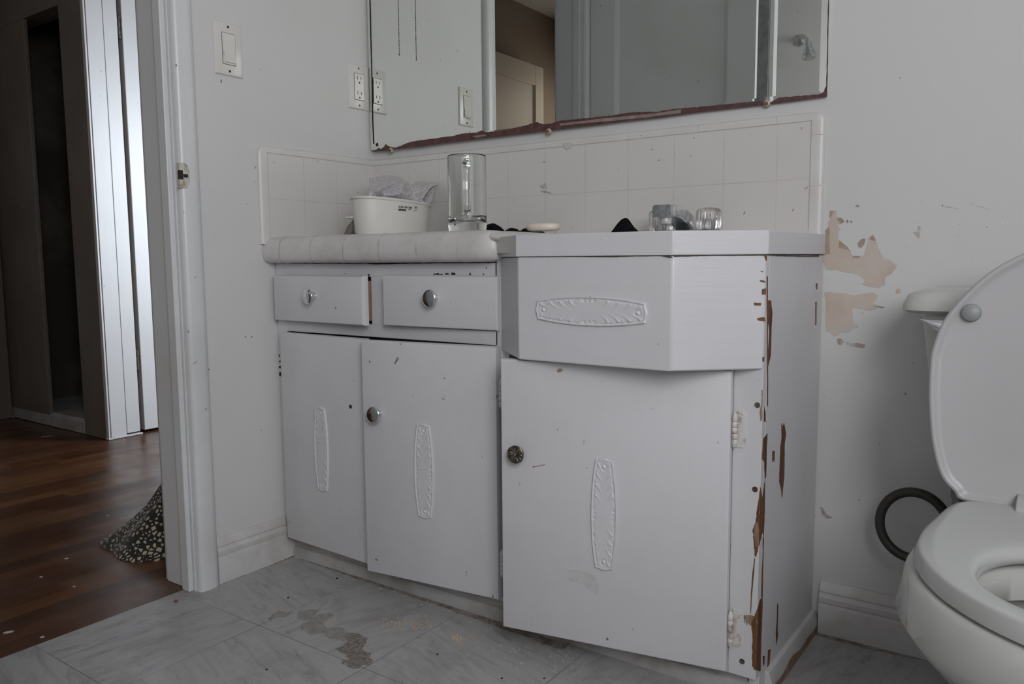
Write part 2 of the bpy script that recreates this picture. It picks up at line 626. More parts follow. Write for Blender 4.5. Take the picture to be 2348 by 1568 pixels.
M_VINYL = floor_tile_mat()
M_WOOD = wood_floor_mat()
M_GREYCLOTH = pattern_cloth('grey_printed_cotton', (0.50, 0.48, 0.485), (0.37, 0.35, 0.36), 110, 0.22, 0.36)
M_RAG = pattern_cloth('black_cream_print', (0.012, 0.011, 0.010), (0.42, 0.37, 0.27), 85, 0.34, 0.38)


def braid_mat():
    m, nt, bs = base_mat('braided_hose')
    v = tex_pos(nt)
    wv = nd(nt, 'ShaderNodeTexChecker')
    wv.inputs['Scale'].default_value = 520
    nt.links.new(v, wv.inputs['Vector'])
    nt.links.new(mix(nt, wv.outputs['Fac'], (0.014, 0.012, 0.010), (0.05, 0.046, 0.040)), bs.inputs['Base Color'])
    bs.inputs['Roughness'].default_value = 0.45
    bump(nt, bs, wv.outputs['Fac'], 0.5, 0.0006)
    return m


M_BRAID = braid_mat()


# ------------------------------------------------------------------ patches of lost paint, wear, cracks
def clip(poly, f):
    out = []
    n = len(poly)
    for i in range(n):
        a, b = poly[i], poly[(i + 1) % n]
        fa, fb = f(a), f(b)
        if fa >= 0: out.append(a)
        if (fa >= 0) != (fb >= 0):
            t = fa / (fa - fb)
            out.append(a + (b - a) * t)
    return out


def rough_outline(pts, jit, step, seed):
    r = random.Random(seed)
    out = []
    n = len(pts)
    nrm = None
    for i in range(n):
        a, b = pts[i], pts[(i + 1) % n]
        L = (b - a).length
        k = max(1, min(14, int(L / step)))
        for j in range(k):
            p = a + (b - a) * (j / k)
            if jit: p = p + Vector((r.uniform(-1, 1), r.uniform(-1, 1), r.uniform(-1, 1))) * jit
            out.append(p)
    return out


def surf_patch(bm, px, P, n, lift=0.0005, jit=0.0008, step=0.004, clipf=None, seed=1):
    n = Vector(n).normalized()
    P = Vector(P)
    pts = [on_plane(u, v, P, n) for u, v in px]
    if clipf: pts = clip(pts, clipf)
    if len(pts) < 3: return
    pts = rough_outline(pts, jit, step, seed)
    if clipf: pts = clip(pts, clipf)
    pts = [p - n * ((p - P).dot(n)) for p in pts]
    poly_prism(bm, [p - n * 0.0002 for p in pts], n * (lift + 0.0002))


def patches(name, polys, P, n, mat, parent, Qf=lambda x, y: (x, y), lift=0.0005, jit=0.0008, step=0.004, clipf=None, seed=1, label=None):
    out = []
    for i, poly in enumerate(polys):
        b = NB()
        surf_patch(b, [Qf(x, y) for x, y in poly], P, n, lift, jit, step, clipf, seed + i)
        if not b.verts:
            b.free()
            continue
        o = mk(name, b, mat, parent, smooth=False)
        if label and i == 0: tag(o, label)
        out.append(o)
    return out


def stuff(o):
    o['kind'] = 'stuff'
    return o


# ================================================================== SETTING
def structure(name, bm, mat, **kw):
    o = mk(name, bm, mat, **kw)
    o['kind'] = 'structure'
    return o


RX = 2.30
FY = -2.60
CZ = 2.45
# floors
b = NB(); box(b, -0.03, RX, FY, 0.0, -0.05, 0.0); vinyl = structure('floor', b, M_VINYL, smooth=False)
b = NB(); box(b, -2.60, -0.03, -4.0, 3.0, -0.05, -0.001); structure('floor.001', b, M_WOOD, smooth=False)
# ceiling
b = NB(); box(b, -2.7, RX + 0.1, -4.0, 3.0, CZ, CZ + 0.05); structure('ceiling', b, M_WALL, smooth=False)
# walls of the bathroom
b = NB(); box(b, -0.11, RX + 0.1, 0.0, 0.11, 0, CZ); wall_back = structure('wall_back', b, M_WALL, smooth=False)
b = NB()
box(b, -0.11, 0.0, -0.598, 0.0, 0, CZ)
box(b, -0.11, 0.0, -2.60, -1.202, 0, CZ)
box(b, -0.11, 0.0, -1.202, -0.598, 2.04, CZ)
wall_left = structure('wall_left', b, M_WALL, smooth=False)
b = NB()
wy0, wy1, wz0, wz1 = -2.42, -0.74, 0.94, 1.94
box(b, RX, RX + 0.1, FY, 0.0, 0, wz0)
box(b, RX, RX + 0.1, FY, 0.0, wz1, CZ)
box(b, RX, RX + 0.1, FY, wy0, wz0, wz1)
box(b, RX, RX + 0.1, wy1, 0.0, wz0, wz1)
wall_right = structure('wall_right', b, M_WALL, smooth=False)
b = NB(); box(b, -0.11, RX + 0.1, FY - 0.1, FY, 0, CZ); structure('wall_front', b, M_WALL, smooth=False)
b = NB()
for (a0, a1, c0, c1) in ((wy0 - .05, wy0, wz0 - .05, wz1 + .05), (wy1, wy1 + .05, wz0 - .05, wz1 + .05), (wy0, wy1, wz1, wz1 + .05), (wy0, wy1, wz0 - .05, wz0)):
    box(b, RX - .015, RX, a0, a1, c0, c1)
box(b, RX - .015, RX + .03, -1.61, -1.56, wz0, wz1)  # mullion and wider opening added to admit the near fill
structure('window_1', b, M_TRIM, bevel=0.003)
# hall: beige end wall, closet wall and the wall with the white door
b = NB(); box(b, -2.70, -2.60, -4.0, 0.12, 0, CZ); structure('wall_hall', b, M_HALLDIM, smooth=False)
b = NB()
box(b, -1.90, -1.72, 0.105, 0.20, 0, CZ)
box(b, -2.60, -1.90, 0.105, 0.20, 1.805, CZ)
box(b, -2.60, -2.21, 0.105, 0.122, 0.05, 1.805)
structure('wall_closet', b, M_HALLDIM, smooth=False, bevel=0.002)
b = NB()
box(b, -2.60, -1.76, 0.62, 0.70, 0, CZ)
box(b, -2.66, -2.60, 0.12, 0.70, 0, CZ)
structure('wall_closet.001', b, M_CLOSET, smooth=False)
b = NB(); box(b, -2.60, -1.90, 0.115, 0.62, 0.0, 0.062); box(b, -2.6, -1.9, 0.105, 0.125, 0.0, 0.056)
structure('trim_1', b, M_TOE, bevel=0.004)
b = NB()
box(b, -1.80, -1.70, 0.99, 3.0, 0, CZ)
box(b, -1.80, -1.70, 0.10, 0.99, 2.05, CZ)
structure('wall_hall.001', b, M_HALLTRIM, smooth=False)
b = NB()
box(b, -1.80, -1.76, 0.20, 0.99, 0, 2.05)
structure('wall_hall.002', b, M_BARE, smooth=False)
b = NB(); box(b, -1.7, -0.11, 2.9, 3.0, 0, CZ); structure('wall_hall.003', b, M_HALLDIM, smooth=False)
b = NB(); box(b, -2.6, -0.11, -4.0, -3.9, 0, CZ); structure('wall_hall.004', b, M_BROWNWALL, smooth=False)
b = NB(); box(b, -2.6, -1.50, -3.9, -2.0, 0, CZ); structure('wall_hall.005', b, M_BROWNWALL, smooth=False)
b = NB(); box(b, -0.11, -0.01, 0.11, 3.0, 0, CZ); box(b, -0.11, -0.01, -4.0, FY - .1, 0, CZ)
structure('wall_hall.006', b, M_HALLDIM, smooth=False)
# casing boards beside the closet (two flat boards with a groove, thin bead at the corner)
b = NB()
box(b, -1.72, -1.700, 0.104, 0.112, 0, 2.05)
box(b, -1.72, -1.697, 0.1135, 0.181, 0.006, 2.05)
box(b, -1.72, -1.699, 0.184, 0.243, 0.014, 2.05)
box(b, -1.72, -1.694, 0.100, 0.252, 0, 0.007)
structure('trim_2', b, M_HALLTRIM, bevel=0.0015)
# doorway trim between bathroom and hall
b = NB()


def casing(b, ya, yb, xw, s):
    """rounded casing board on wall face x=xw, facing s (+1/-1), between y=ya and y=yb (inner edge yb)"""
    prof = []
    th = 0.020
    for (t, h) in ((0, 0), (0, 0.006), (0.05, 0.012), (0.14, 0.0165), (0.3, 0.019), (0.55, 0.020), (0.8, 0.0195), (0.93, 0.017), (0.985, 0.011), (1, 0.004), (1, 0)):
        prof.append((xw + s * h, ya + (yb - ya) * t))
    return prof


for (ya, yb) in ((-0.546, -0.598), (-1.254, -1.202)):
    for (xw, s) in ((0.0, 1), (-0.11, -1)):
        pr = casing(b, ya, yb, xw, s)
        poly_prism(b, [(x, y, 0.0) for x, y in pr], (0, 0, 2.09))
for (xw, s) in ((0.0, 1), (-0.11, -1)):
    x0, x1 = sorted((xw, xw + s * 0.019))
    box(b, x0, x1, -1.254, -0.546, 2.04, 2.095)
# jambs
box(b, -0.11, 0.0, -0.6005, -0.598, 0, 2.04)
box(b, -0.11, 0.0, -1.202, -1.1995, 0, 2.04)
trim3 = structure('trim_3', b, M_TRIM, angle=50)
b = NB()
box(b, -0.034, -0.006, -0.6125, -0.600, 0, 2.04)
box(b, -0.034, -0.006, -1.200, -1.1875, 0, 2.04)
mk('door_stop', b, M_TRIM, trim3, bevel=0.002)
# strike plate let into the casing edge
b = NB()
pts = []
SPz = 0.930
for k in range(13):
    t = -PI / 2 + PI * k / 12
    pts.append((0.0203, -0.588 + 0.012 * math.cos(t), SPz + 0.027 * math.sin(t)))
pts += [(0.0203, -0.6015, SPz + 0.027), (0.0203, -0.6015, SPz - 0.027)]
poly_prism(b, pts, (-0.010, 0, 0))
sp = mk('strike_plate', b, mottled('worn_brass_painted', (0.36, 0.30, 0.20), (0.54, 0.53, 0.50), 90, 0.45, 0.40, 0.55, .3), trim3, bevel=0.001)
tag(sp, 'worn brass strike plate')
b = NB()
box(b, 0.0145, 0.0208, -0.6018, -0.5925, SPz - 0.009, SPz + 0.011)
box(b, 0.0145, 0.0208, -0.5925, -0.5805, SPz - 0.004, SPz + 0.0035)
mk('latch_hole', b, M_DARK, sp, bevel=0.001)


# baseboards: moulded profile
def bb_profile(h):
    return [(0, 0), (0.0135, 0), (0.0135, 0.52 * h), (0.0125, 0.56 * h), (0.0115, 0.60 * h), (0.0128, 0.63 * h), (0.0128, 0.72 * h), (0.0105, 0.76 * h),
            (0.0095, 0.80 * h), (0.0105, 0.83 * h), (0.009, 0.90 * h), (0.0055, 0.955 * h), (0.003, h), (0, h)]


b = NB()
poly_prism(b, [(d, -0.546, z) for d, z in bb_profile(0.107)], (0, 0.546 - 0.349, 0))
structure('baseboard_left', b, M_BASE, angle=25)
b = NB()
poly_prism(b, [(d, -0.349, z) for d, z in [(0, 0), (0.0135, 0), (0.0135, 0.05), (0, 0.055)]], (0, 0.028, 0))
structure('baseboard_left.001', b, M_BASE)
b = NB()
poly_prism(b, [(1.214, -d * 1.2, z) for d, z in bb_profile(0.104)], (RX - 1.214, 0, 0))
structure('baseboard_back', b, M_BASE, angle=25)
b = NB()
poly_prism(b, [(RX - d, 0, z) for d, z in bb_profile(0.104)], (0, FY, 0))
structure('baseboard_right', b, M_BASE, angle=25)

# open bathroom door (seen in the mirror), hinged on the far jamb, swung a little past square
MD = Matrix.Translation((0.022, -1.227, 0)) @ Matrix.Rotation(math.radians(-7.0), 4, 'Z')
DW = 0.628
b = NB()
box(b, 0, .10, -.035, 0, 0.01, 2.03, MD)
box(b, DW - .10, DW, -.035, 0, 0.01, 2.03, MD)
box(b, .10, DW - .10, -.035, 0, 1.90, 2.03, MD)
box(b, .10, DW - .10, -.035, 0, 0.01, 0.26, MD)
d1 = structure('door_1', b, M_TRIM, smooth=False, bevel=0.001)
b = NB(); box(b, .098, DW - .098, -.026, -.014, 0.255, 1.905, MD); mk('door_panel', b, M_TRIM, d1, smooth=False)
b = NB()
for xx, s_ in ((.10, 1), (DW - .10, -1)):
    poly_prism(b, [MD @ Vector(p) for p in ((xx, -.001, .26), (xx + s_ * .016, -.0145, .26), (xx, -.0145, .26))], (0, 0, 1.64))
mk('panel_moulding', b, M_TRIM, d1, smooth=False)

# hall doors
b = NB()
box(b, -1.752, -1.716, 0.272, 0.985, 0.01, 2.04)
d2 = structure('door_2', b, M_HALLTRIM, bevel=0.003)
b = NB()
for z in (0.32, 1.72):
    cyl(b, (-1.722, 0.262, z - .045), (-1.722, 0.262, z + .045), 0.0065, 12)
    box(b, -1.745, -1.724, 0.250, 0.273, z - .04, z + .04)
mk('hinge', b, M_PEWTER, d2)
b = NB()
box(b, -2.60, -2.565, -0.75, 0.02, 0.045, 2.02)
d3 = structure('door_3', b, M_HALLTRIM, bevel=0.004)
b = NB()
box(b, -2.60, -2.58, -0.85, -0.76, 0, 2.1)
box(b, -2.60, -2.58, 0.025, 0.10, 0.0, 2.1)
box(b, -2.60, -2.57, -0.76, 0.025, 0.0, 0.04)
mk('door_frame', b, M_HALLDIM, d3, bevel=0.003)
# far hall door, beige, recessed panel (seen in the mirror through the doorway)
b = NB()
fx = -1.38
box(b, fx - .035, fx, -2.42, -2.32, 0.01, 2.03)
box(b, fx - .035, fx, -3.12, -3.02, 0.01, 2.03)
box(b, fx - .035, fx, -3.02, -2.42, 1.90, 2.03)
box(b, fx - .035, fx, -3.02, -2.42, 0.01, 0.25)
d4 = structure('door_4', b, M_HALLDOOR, bevel=0.002)
b = NB(); box(b, fx - .028, fx - .012, -3.03, -2.41, 0.24, 1.91); mk('door_panel', b, M_HALLDOOR, d4)
b = NB()
poly_prism(b, [(fx, -3.02, .25), (fx - .012, -3.02, .25), (fx - .012, -3.0, .25)], (0, 0, 1.65))
mk('panel_moulding', b, M_HALLDOOR, d4)

# ------------------------------------------------------------------ peeled paint on the back wall
Q = lambda x, y: (1840 + x / 3.409, 380 + y / 3.409)
WB, NBk = (0, 0, 0), (0, -1, 0)
b = NB()
for i, poly in enumerate([
    [(215, 348), (268, 352), (262, 395), (300, 405), (330, 435), (300, 455), (270, 450), (285, 480), (302, 500), (278, 510), (280, 570), (310, 590), (318, 620),
     (350, 630), (358, 655), (380, 665), (382, 700), (410, 705), (440, 712), (478, 705), (492, 660), (510, 600), (512, 570), (548, 538), (562, 545), (575, 580), (598, 650), (640, 730),
     (668, 722), (700, 745), (735, 780), (720, 815), (690, 850), (650, 870), (640, 930), (598, 955), (540, 945), (465, 925), (490, 895), (460, 860), (440, 850), (360, 832), (310, 828), (270, 815), (190, 812), (155, 745), (178, 690),
     (182, 500), (205, 470), (195, 440), (215, 420)],
    [(175, 990), (215, 985), (340, 1000), (400, 1012), (490, 995), (560, 990), (585, 1010), (578, 1050), (545, 1070), (600, 1095), (648, 1105), (600, 1110), (540, 1130), (410, 1112), (385, 1125), (392, 1180), (400, 1230), (437, 1248), (432, 1265), (395, 1270), (372, 1295),
     (310, 1300), (248, 1332), (215, 1305), (180, 1290), (182, 1100)],
    [(728, 968), (750, 960), (770, 975), (765, 990), (745, 1000), (730, 992)],
    [(455, 1145), (478, 1142), (480, 1155), (460, 1158)],
]):
    surf_patch(b, [Q(x, y) for x, y in poly], WB, NBk, 0.0006, 0.0010, 0.0035, seed=i + 3)
o = mk('peeled_paint', b, M_PEEL, wall_back, smooth=False)
tag(o, 'beige plaster laid bare where the paint has peeled')
b = NB()
for i, poly in enumerate([
    [(180, 500), (212, 480), (215, 690), (180, 690)],
    [(215, 350), (255, 352), (235, 370), (222, 405), (214, 400)],
    [(435, 600), (465, 572), (494, 572), (485, 605), (465, 640), (437, 635)],
    [(270, 415), (300, 405), (330, 435), (300, 455)],
    [(345, 425), (356, 422), (357, 445), (348, 444)], [(370, 432), (378, 430), (395, 436), (380, 445)],
    [(285, 590), (310, 600), (350, 635), (378, 668), (350, 655), (290, 640)],
    [(520, 570), (550, 542), (573, 580), (560, 590)],
    [(560, 1093), (645, 1104), (630, 1112), (565, 1100)],
    [(415, 312), (432, 303), (452, 318), (432, 325)],
    [(148, 430), (156, 420), (162, 445), (152, 450)],
    [(390, 705), (450, 706), (450, 716), (398, 722)],
]):
    surf_patch(b, [Q(x, y) for x, y in poly], WB, NBk, 0.0010, 0.0005, 0.003, seed=i + 30)
mk('peeled_paint', b, M_PEEL2, wall_back, smooth=False)
# fainter scuffs and marks
b = NB()
for i, poly in enumerate([
    [(270, 1355), (285, 1348), (300, 1352), (330, 1372), (300, 1400), (280, 1398)], [(340, 1372), (380, 1385), (440, 1385), (495, 1400), (480, 1425), (440, 1420), (400, 1412), (350, 1405)],
    [(905, 470), (925, 480), (918, 545), (910, 570), (890, 545), (860, 520), (895, 515)],
    [(1088, 302), (1100, 305), (1102, 318), (1090, 315)], [(1120, 318), (1220, 333), (1219, 336), (1122, 322)], [(1320, 292), (1335, 298), (1330, 302)],
    [(1350, 312), (1420, 325), (1470, 342), (1418, 330)],
    [(975, 1325), (972, 1350), (980, 1368), (970, 1370), (966, 1352)],
    [(855, 1535), (875, 1530), (880, 1545), (862, 1552)],
]):
    surf_patch(b, [Q(x, y) for x, y in poly], WB, NBk, 0.0004, 0.0004, 0.004, seed=i + 60)
mk('scuff_mark', b, mottled('wall_scuff', (0.36, 0.28, 0.23), (0.52, 0.49, 0.46), 50, .7), wall_back, smooth=False)
b = NB()
Q8 = lambda x, y: (1840 + x / 1.555, 560 + y / 1.555)
for i, poly in enumerate([[(62, 935), (72, 940), (85, 962), (108, 975), (88, 978), (72, 965)], [(22, 962), (48, 968), (46, 971), (22, 968)],
                          [(200, 908), (205, 911), (204, 917), (199, 914)], [(76, 540), (79, 540), (79, 545), (76, 545)], [(272, 708), (278, 712), (274, 716)]]):
    surf_patch(b, [Q8(x, y) for x, y in poly], WB, NBk, 0.0004, 0.0003, 0.004, seed=i + 80)
for k in range(26):
    u = rnd.uniform(2000, 2340)
    v = rnd.uniform(430, 640)
    s = rnd.uniform(0.8, 2.2)
    surf_patch(b, [(u, v), (u + s * 1.6, v + s * .3), (u + s, v + s)], WB, NBk, 0.0003, 0, 1, seed=k)
mk('dark_nick', b, mottled('nick', (.26, .23, .21), (.38, .35, .33), 80), wall_back, smooth=False)
# smudge under the light switch
b = NB()
ZS = lambda x, y: (440 + x / 5.104, 0 + y / 5.104)
for i, poly in enumerate([[(330, 940), (350, 925), (352, 965), (338, 972)], [(210, 0), (0, 0), (0, 1)]][:1]):
    surf_patch(b, [ZS(x, y) for x, y in poly], (0, 0, 0), (1, 0, 0), 0.0003, 0.0006, 0.004, seed=i)
for (u, v) in ((431, 757), (403, 147), (562, 770), (576, 770), (478, 845), (407, 430)):
    surf_patch(b, [(u, v), (u + 2.5, v + 1), (u + 2, v + 4), (u - .5, v + 3)], (0.0205 if u < 450 else 0, 0, 0), (1, 0, 0), 0.0004, 0, 1)
mk('dark_nick', b, mottled('nick_brown', (.12, .07, .05), (.3, .24, .2), 80), wall_left, smooth=False)
# grime line where the baseboard meets the floor
stuff(patches('grime_line', [[(510, 1338), (640, 1288), (688, 1267), (690, 1270), (645, 1290), (512, 1340)]], (0.014, 0, 0), (1, 0, 0), M_RUST, wall_left, lift=.0005, jit=.0005, step=.006)[0])

# ------------------------------------------------------------------ vinyl floor wear
FP, FN = (0, 0, 0), (0, 0, 1)
ZF = lambda x, y: (600 + x / 3.913, 1180 + y / 3.913)
b = NB()
surf_patch(b, [ZF(x, y) for x, y in [(660, 1200), (720, 1185), (770, 1140), (760, 1100), (790, 1060), (850, 1062), (905, 1090), (955, 1110), (930, 1165), (905, 1200), (935, 1235), (980, 1245), (960, 1285), (998, 1310), (975, 1345), (900, 1352), (880, 1380), (800, 1380), (760, 1350),
                                     (715, 1340), (722, 1308), (780, 1300), (770, 1275), (720, 1240)]], FP, FN, 0.0006, 0.0016, 0.005, seed=11)
o = mk('worn_patch', b, M_MUD, vinyl, smooth=False)
tag(o, 'brown patch where the vinyl surface is worn through')
b = NB()
for i, poly in enumerate([[(310, 920), (330, 870), (420, 850), (530, 850), (480, 900), (600, 880), (645, 900), (600, 940), (545, 968), (590, 1015), (700, 1010), (790, 1050), (775, 1110), (740, 1140), (690, 1120), (600, 1112), (560, 1070), (440, 1075), (345, 1020), (350, 980), (420, 960), (340, 945)],
                          [(215, 1050), (240, 1040), (272, 1050), (262, 1068), (225, 1072)],
                          [(60, 925), (150, 860), (220, 880), (300, 870), (210, 915), (120, 920), (75, 950)]]):
    surf_patch(b, [ZF(x, y) for x, y in poly], FP, FN, 0.0004, 0.0018, 0.006, seed=i + 20)
mk('worn_patch', b, M_MUD2, vinyl, smooth=False)
# brown grime spread in front of the sink door and toe board
b = NB()
for i, poly in enumerate([[(668, 1268), (700, 1277), (840, 1325), (1000, 1378), (1150, 1428), (1300, 1480), (1290, 1492), (1150, 1440), (1000, 1388), (840, 1334), (700, 1286)],
                          [(1860, 1428), (1858, 1440), (2000, 1475), (2108, 1502), (2110, 1512), (1990, 1488), (1856, 1452), (1838, 1452)]]):
    surf_patch(b, poly, FP, FN, 0.0005, 0.0025, 0.008, seed=i + 41)
mk('grime', b, mottled('floor_grime', (0.17, 0.13, 0.10), (0.30, 0.275, 0.25), 40, .9), vinyl, smooth=False)
b = NB()
for (u, v) in ((1000, 1500), (608, 1535), (1148, 1555), (658, 1370), (770, 1326), (1245, 1555), (1300, 1475)):
    surf_patch(b, [(u, v), (u + 5, v - 1.5), (u + 6, v), (u + 2, v + 2)], FP, FN, 0.0008, 0.0003, 0.01, seed=int(u))
mk('dark_fleck', b, M_DARK, vinyl, smooth=False)

# ================================================================== VANITY
YF = -0.345
XR = 1.198
ZT = 0.749
van = empty('vanity_cabinet', (0.6, -0.2, 0), 'white painted vanity with three ajar doors, two drawers and a faceted sink apron', 'cabinet')
# body: side panel, left stile, floor, back
b = NB()
box(b, XR - .018, XR, YF + .0185, -0.002, 0.0, ZT)
box(b, 0.002, 0.018, YF + .0185, -0.002, 0.06, ZT)
box(b, 0.018, XR - .018, YF + .0185, -0.004, 0.056, 0.070)
box(b, 0.018, XR - .018, -0.012, -0.004, 0.07, ZT)
box(b, 0.672, 0.688, YF + .0185, -0.012, 0.07, ZT)
mk('cabinet_body', b, M_CAB, van, bevel=0.001, smooth=False)
# face frame (rails and stiles)
b = NB()
yb_ = YF + .018


def ff(x0, x1, z0, z1):
    box(b, x0, x1, YF, yb_, z0, z1)


ff(0.002, 0.034, 0.060, ZT)
ff(0.034, 0.672, 0.7095, ZT)
ff(0.326, 0.362, 0.604, 0.7095)
ff(0.034, 0.672, 0.576, 0.604)
ff(0.034, 0.672, 0.052, 0.066)
ff(0.668, 0.700, 0.052, ZT)
ff(0.700, 1.152, 0.560, ZT)
ff(0.700, 1.152, 0.045, 0.060)
ff(1.150, XR, 0.045, ZT)
mk('face_frame', b, M_CAB, van, bevel=0.0008, smooth=False)
# toe board and its strip
b = NB()
box(b, 0.014, XR - .02, -0.326, -0.312, 0, 0.056)
mk('toe_board', b, M_TOE, van, bevel=0.001, smooth=False)
b = NB()
poly_prism(b, [(0.014, -0.326, 0), (0.014, -0.334, 0), (0.014, -0.3335, 0.018), (0.014, -0.331, 0.026), (0.014, -0.326, 0.029)], (XR - .03, 0, 0))
mk('toe_moulding', b, M_TOE, van)
# side base strip: painted, worn to wood along its edge
b = NB()
poly_prism(b, [(XR, -0.30, 0), (XR + .014, -0.30, 0), (XR + .014, -0.30, .024), (XR + .008, -0.30, .040), (XR, -0.30, .042)], (0, 0.297, 0))
sbs = mk('base_strip', b, M_BASE, van, bevel=0.001)
b = NB()
r = random.Random(5)
pts = []
N = 30
top = [0.0165 + 0.010 * noise.noise((k * .13, 0, 4)) + r.uniform(-.0008, .0008) for k in range(N + 1)]
pts = [(XR + .0142, -0.30 + 0.296 * k / N, top[k]) for k in range(N + 1)]
pts += [(XR + .0142, -0.004, 0.0), (XR + .0142, -0.30, 0.0)]
poly_prism(b, pts, (0.0006, 0, 0))
tag(mk('bare_wood', b, M_BARE_L, sbs, smooth=False), 'bare brown wood where paint is gone')


def frameM(origin, udir):
    """u along width, w outwards (towards the room), v up"""
    u = Vector(udir).normalized()
    v = Vector((0, 0, 1))
    wv = u.cross(v)
    M = Matrix((u, wv, v)).transposed().to_4x4()
    M.translation = Vector(origin)
    return M


def rounded_panel(b, M, w_, h, th, r=0.004):
    """panel in u [0,w], v [0,h], w [-th,0] with softened front edge"""
    rings = []
    for ins, d in ((0, -th), (0, -r), (r * .3, -r * .3), (r, 0)):
        rings.append([M @ Vector(p) for p in ((ins, d, ins), (w_ - ins, d, ins), (w_ - ins, d, h - ins), (ins, d, h - ins))])
    loft(b, rings)


def plaque(parent, M, L=0.200, Wc=0.0245, We=0.0160):
    """embossed leaf plaque, centred at M's origin, long axis = u, short axis = v, w outwards"""
    b = NB()
    nu, nv = 150, 44
    grid = []
    for i in range(nu + 1):
        s = -1 + 2 * i / nu
        row = []
        hw = We + (Wc - We) * (1 - abs(s) ** 2.0)
        for j in range(nv + 1):
            t = -1 + 2 * j / nv
            # ogee ends
            e = 0.028 * (math.cos(min(1, abs(t) / 0.72) * PI) * .5 + .5) - 0.006 * math.exp(-((abs(t) - .72) / .14) ** 2)
            x = s * L / 2 * (1 + e * abs(s) ** 8 - 0.012)
            y = t * hw
            de = min((1 - abs(t)) * hw, (1 - abs(s)) * L / 2)   # distance from the edge
            h = 0.0016
            # raised rim
            h += 0.0026 * math.exp(-((de - 0.0022) / 0.0014) ** 2)
            h += 0.0012 * math.exp(-((de - 0.0048) / 0.0010) ** 2) * (0.5 + 0.5 * math.cos(s * 40))
            if de > 0.005:
                a = min(1, (de - .005) / .002)
                tt = min(1, abs(t) / 0.8)
                ph = (abs(s) - 0.26 * (1 - (1 - tt) ** 2)) * 5.2
                saw = ph - math.floor(ph)
                ridge = math.exp(-((saw - .5) / .11) ** 2) * 2 + .9 * saw
                amp = tt ** 1.2 * min(1, max(0, (abs(s) - .12) / .22))
                h += a * (0.0011 + 0.0010 * ridge * amp + 0.0006 * (1 - tt) * (1 - abs(s)))
                # scallops at the leaf's waist
                if abs(s) < .16 and tt > .75:
                    h -= 0.0012 * a * (0.5 + 0.5 * math.cos(s * 70))
                # seed boss at each end
                rr = math.hypot((abs(s) - .86) * L / 2, y)
                h += a * (0.0022 * math.exp(-(rr / .0022) ** 2) - 0.0014 * math.exp(-((rr - .0045) / .0012) ** 2))
            if de <= 0.0003: h = 0
            row.append(b.verts.new(M @ Vector((x, h, y))))
        grid.append(row)
    for i in range(nu):
        for j in range(nv):
            b.faces.new([grid[i][j], grid[i + 1][j], grid[i + 1][j + 1], grid[i][j + 1]])
    o = mk('ornament_plaque', b, M_CABH, parent, angle=80)
    return o


def chrome_knob(parent, M, u, v, R=0.0175):
    b = NB()
    O = M @ Vector((u, 0, v))
    ax = (M.to_3x3() @ Vector((0, 1, 0)))
    lathe(b, O, ax, [(0.0100, 0), (0.0090, .003), (0.0088, .010), (R * .84, .0145), (R, .0170), (R, .0190), (R * .93, .0205), (R * .75, .0215), (R * .45, .0222), (0.001, .0225)], 40)
    o = mk('knob', b, M_CHROME, parent, angle=60)
    tag(o, 'round chrome knob')
    return o


def hinge(parent, P, ax, h, rust=False, plate=None):
    """barrel hinge with knuckles"""
    b = NB()
    P = Vector(P)
    n = 5
    for k in range(n):
        z0 = -h / 2 + h * k / n
        lathe(b, P + Vector((0, 0, z0)), (0, 0, 1), [(0.0041, 0.0003), (0.0045, .0007), (0.0045, h / n - .0007), (0.0041, h / n - .0003)], 14)
    sphere(b, P + Vector((0, 0, h / 2)), 0.0036, (1, 1, 1.6), 10, 8)
    sphere(b, P + Vector((0, 0, -h / 2)), 0.0036, (1, 1, 1.6), 10, 8)
    if plate:
        x0, x1, y = plate
        pts = []
        rr = 0.005
        for (cx, cz, a0) in ((x1 - rr, h * .62 - rr, 0), (x0, h * .62 - rr, 90), (x0, -h * .62 + rr, 180), (x1 - rr, -h * .62 + rr, 270)):
            for q in range(5):
                a = math.radians(a0 + q * 22.5)
                rx = rr if cx > x0 else 0.0
                pts.append((cx + rx * math.cos(a), y, P.z + cz + rr * math.sin(a)))
        poly_prism(b, pts, (0, -0.0022, 0))
    o = mk('hinge', b, M_HINGE, parent, angle=50)
    if rust: tag(o, 'paint-caked hinge with rust showing between knuckles')
    b = NB()
    cyl(b, P - Vector((0, -0.0006, h / 2 - .001)), P + Vector((0, .0006, h / 2 - .001)), 0.0043, 12)
    mk('hinge_pin', b, M_RUST, parent)
    return o


# --- doors
DT = 0.018
# sink door: hinge right at x 1.154
uL = Vector((0.7475, -0.4410, 0)); uR = Vector((1.154, -0.365, 0))
Ms = frameM((uL.x, uL.y, 0.0545), uR - uL)
ws = (uR - uL).length
b = NB(); rounded_panel(b, Ms, ws, 0.5100, DT)
sink_door = mk('door', b, M_CAB, van, angle=30)
Lp = (Vector((0.9438, -0.4045, 0)) - uL).length
plaque(sink_door, Ms @ Matrix.Translation((Lp, 0, 0.2985 - .0545)) @ Matrix.Rotation(PI / 2, 4, 'Y'))
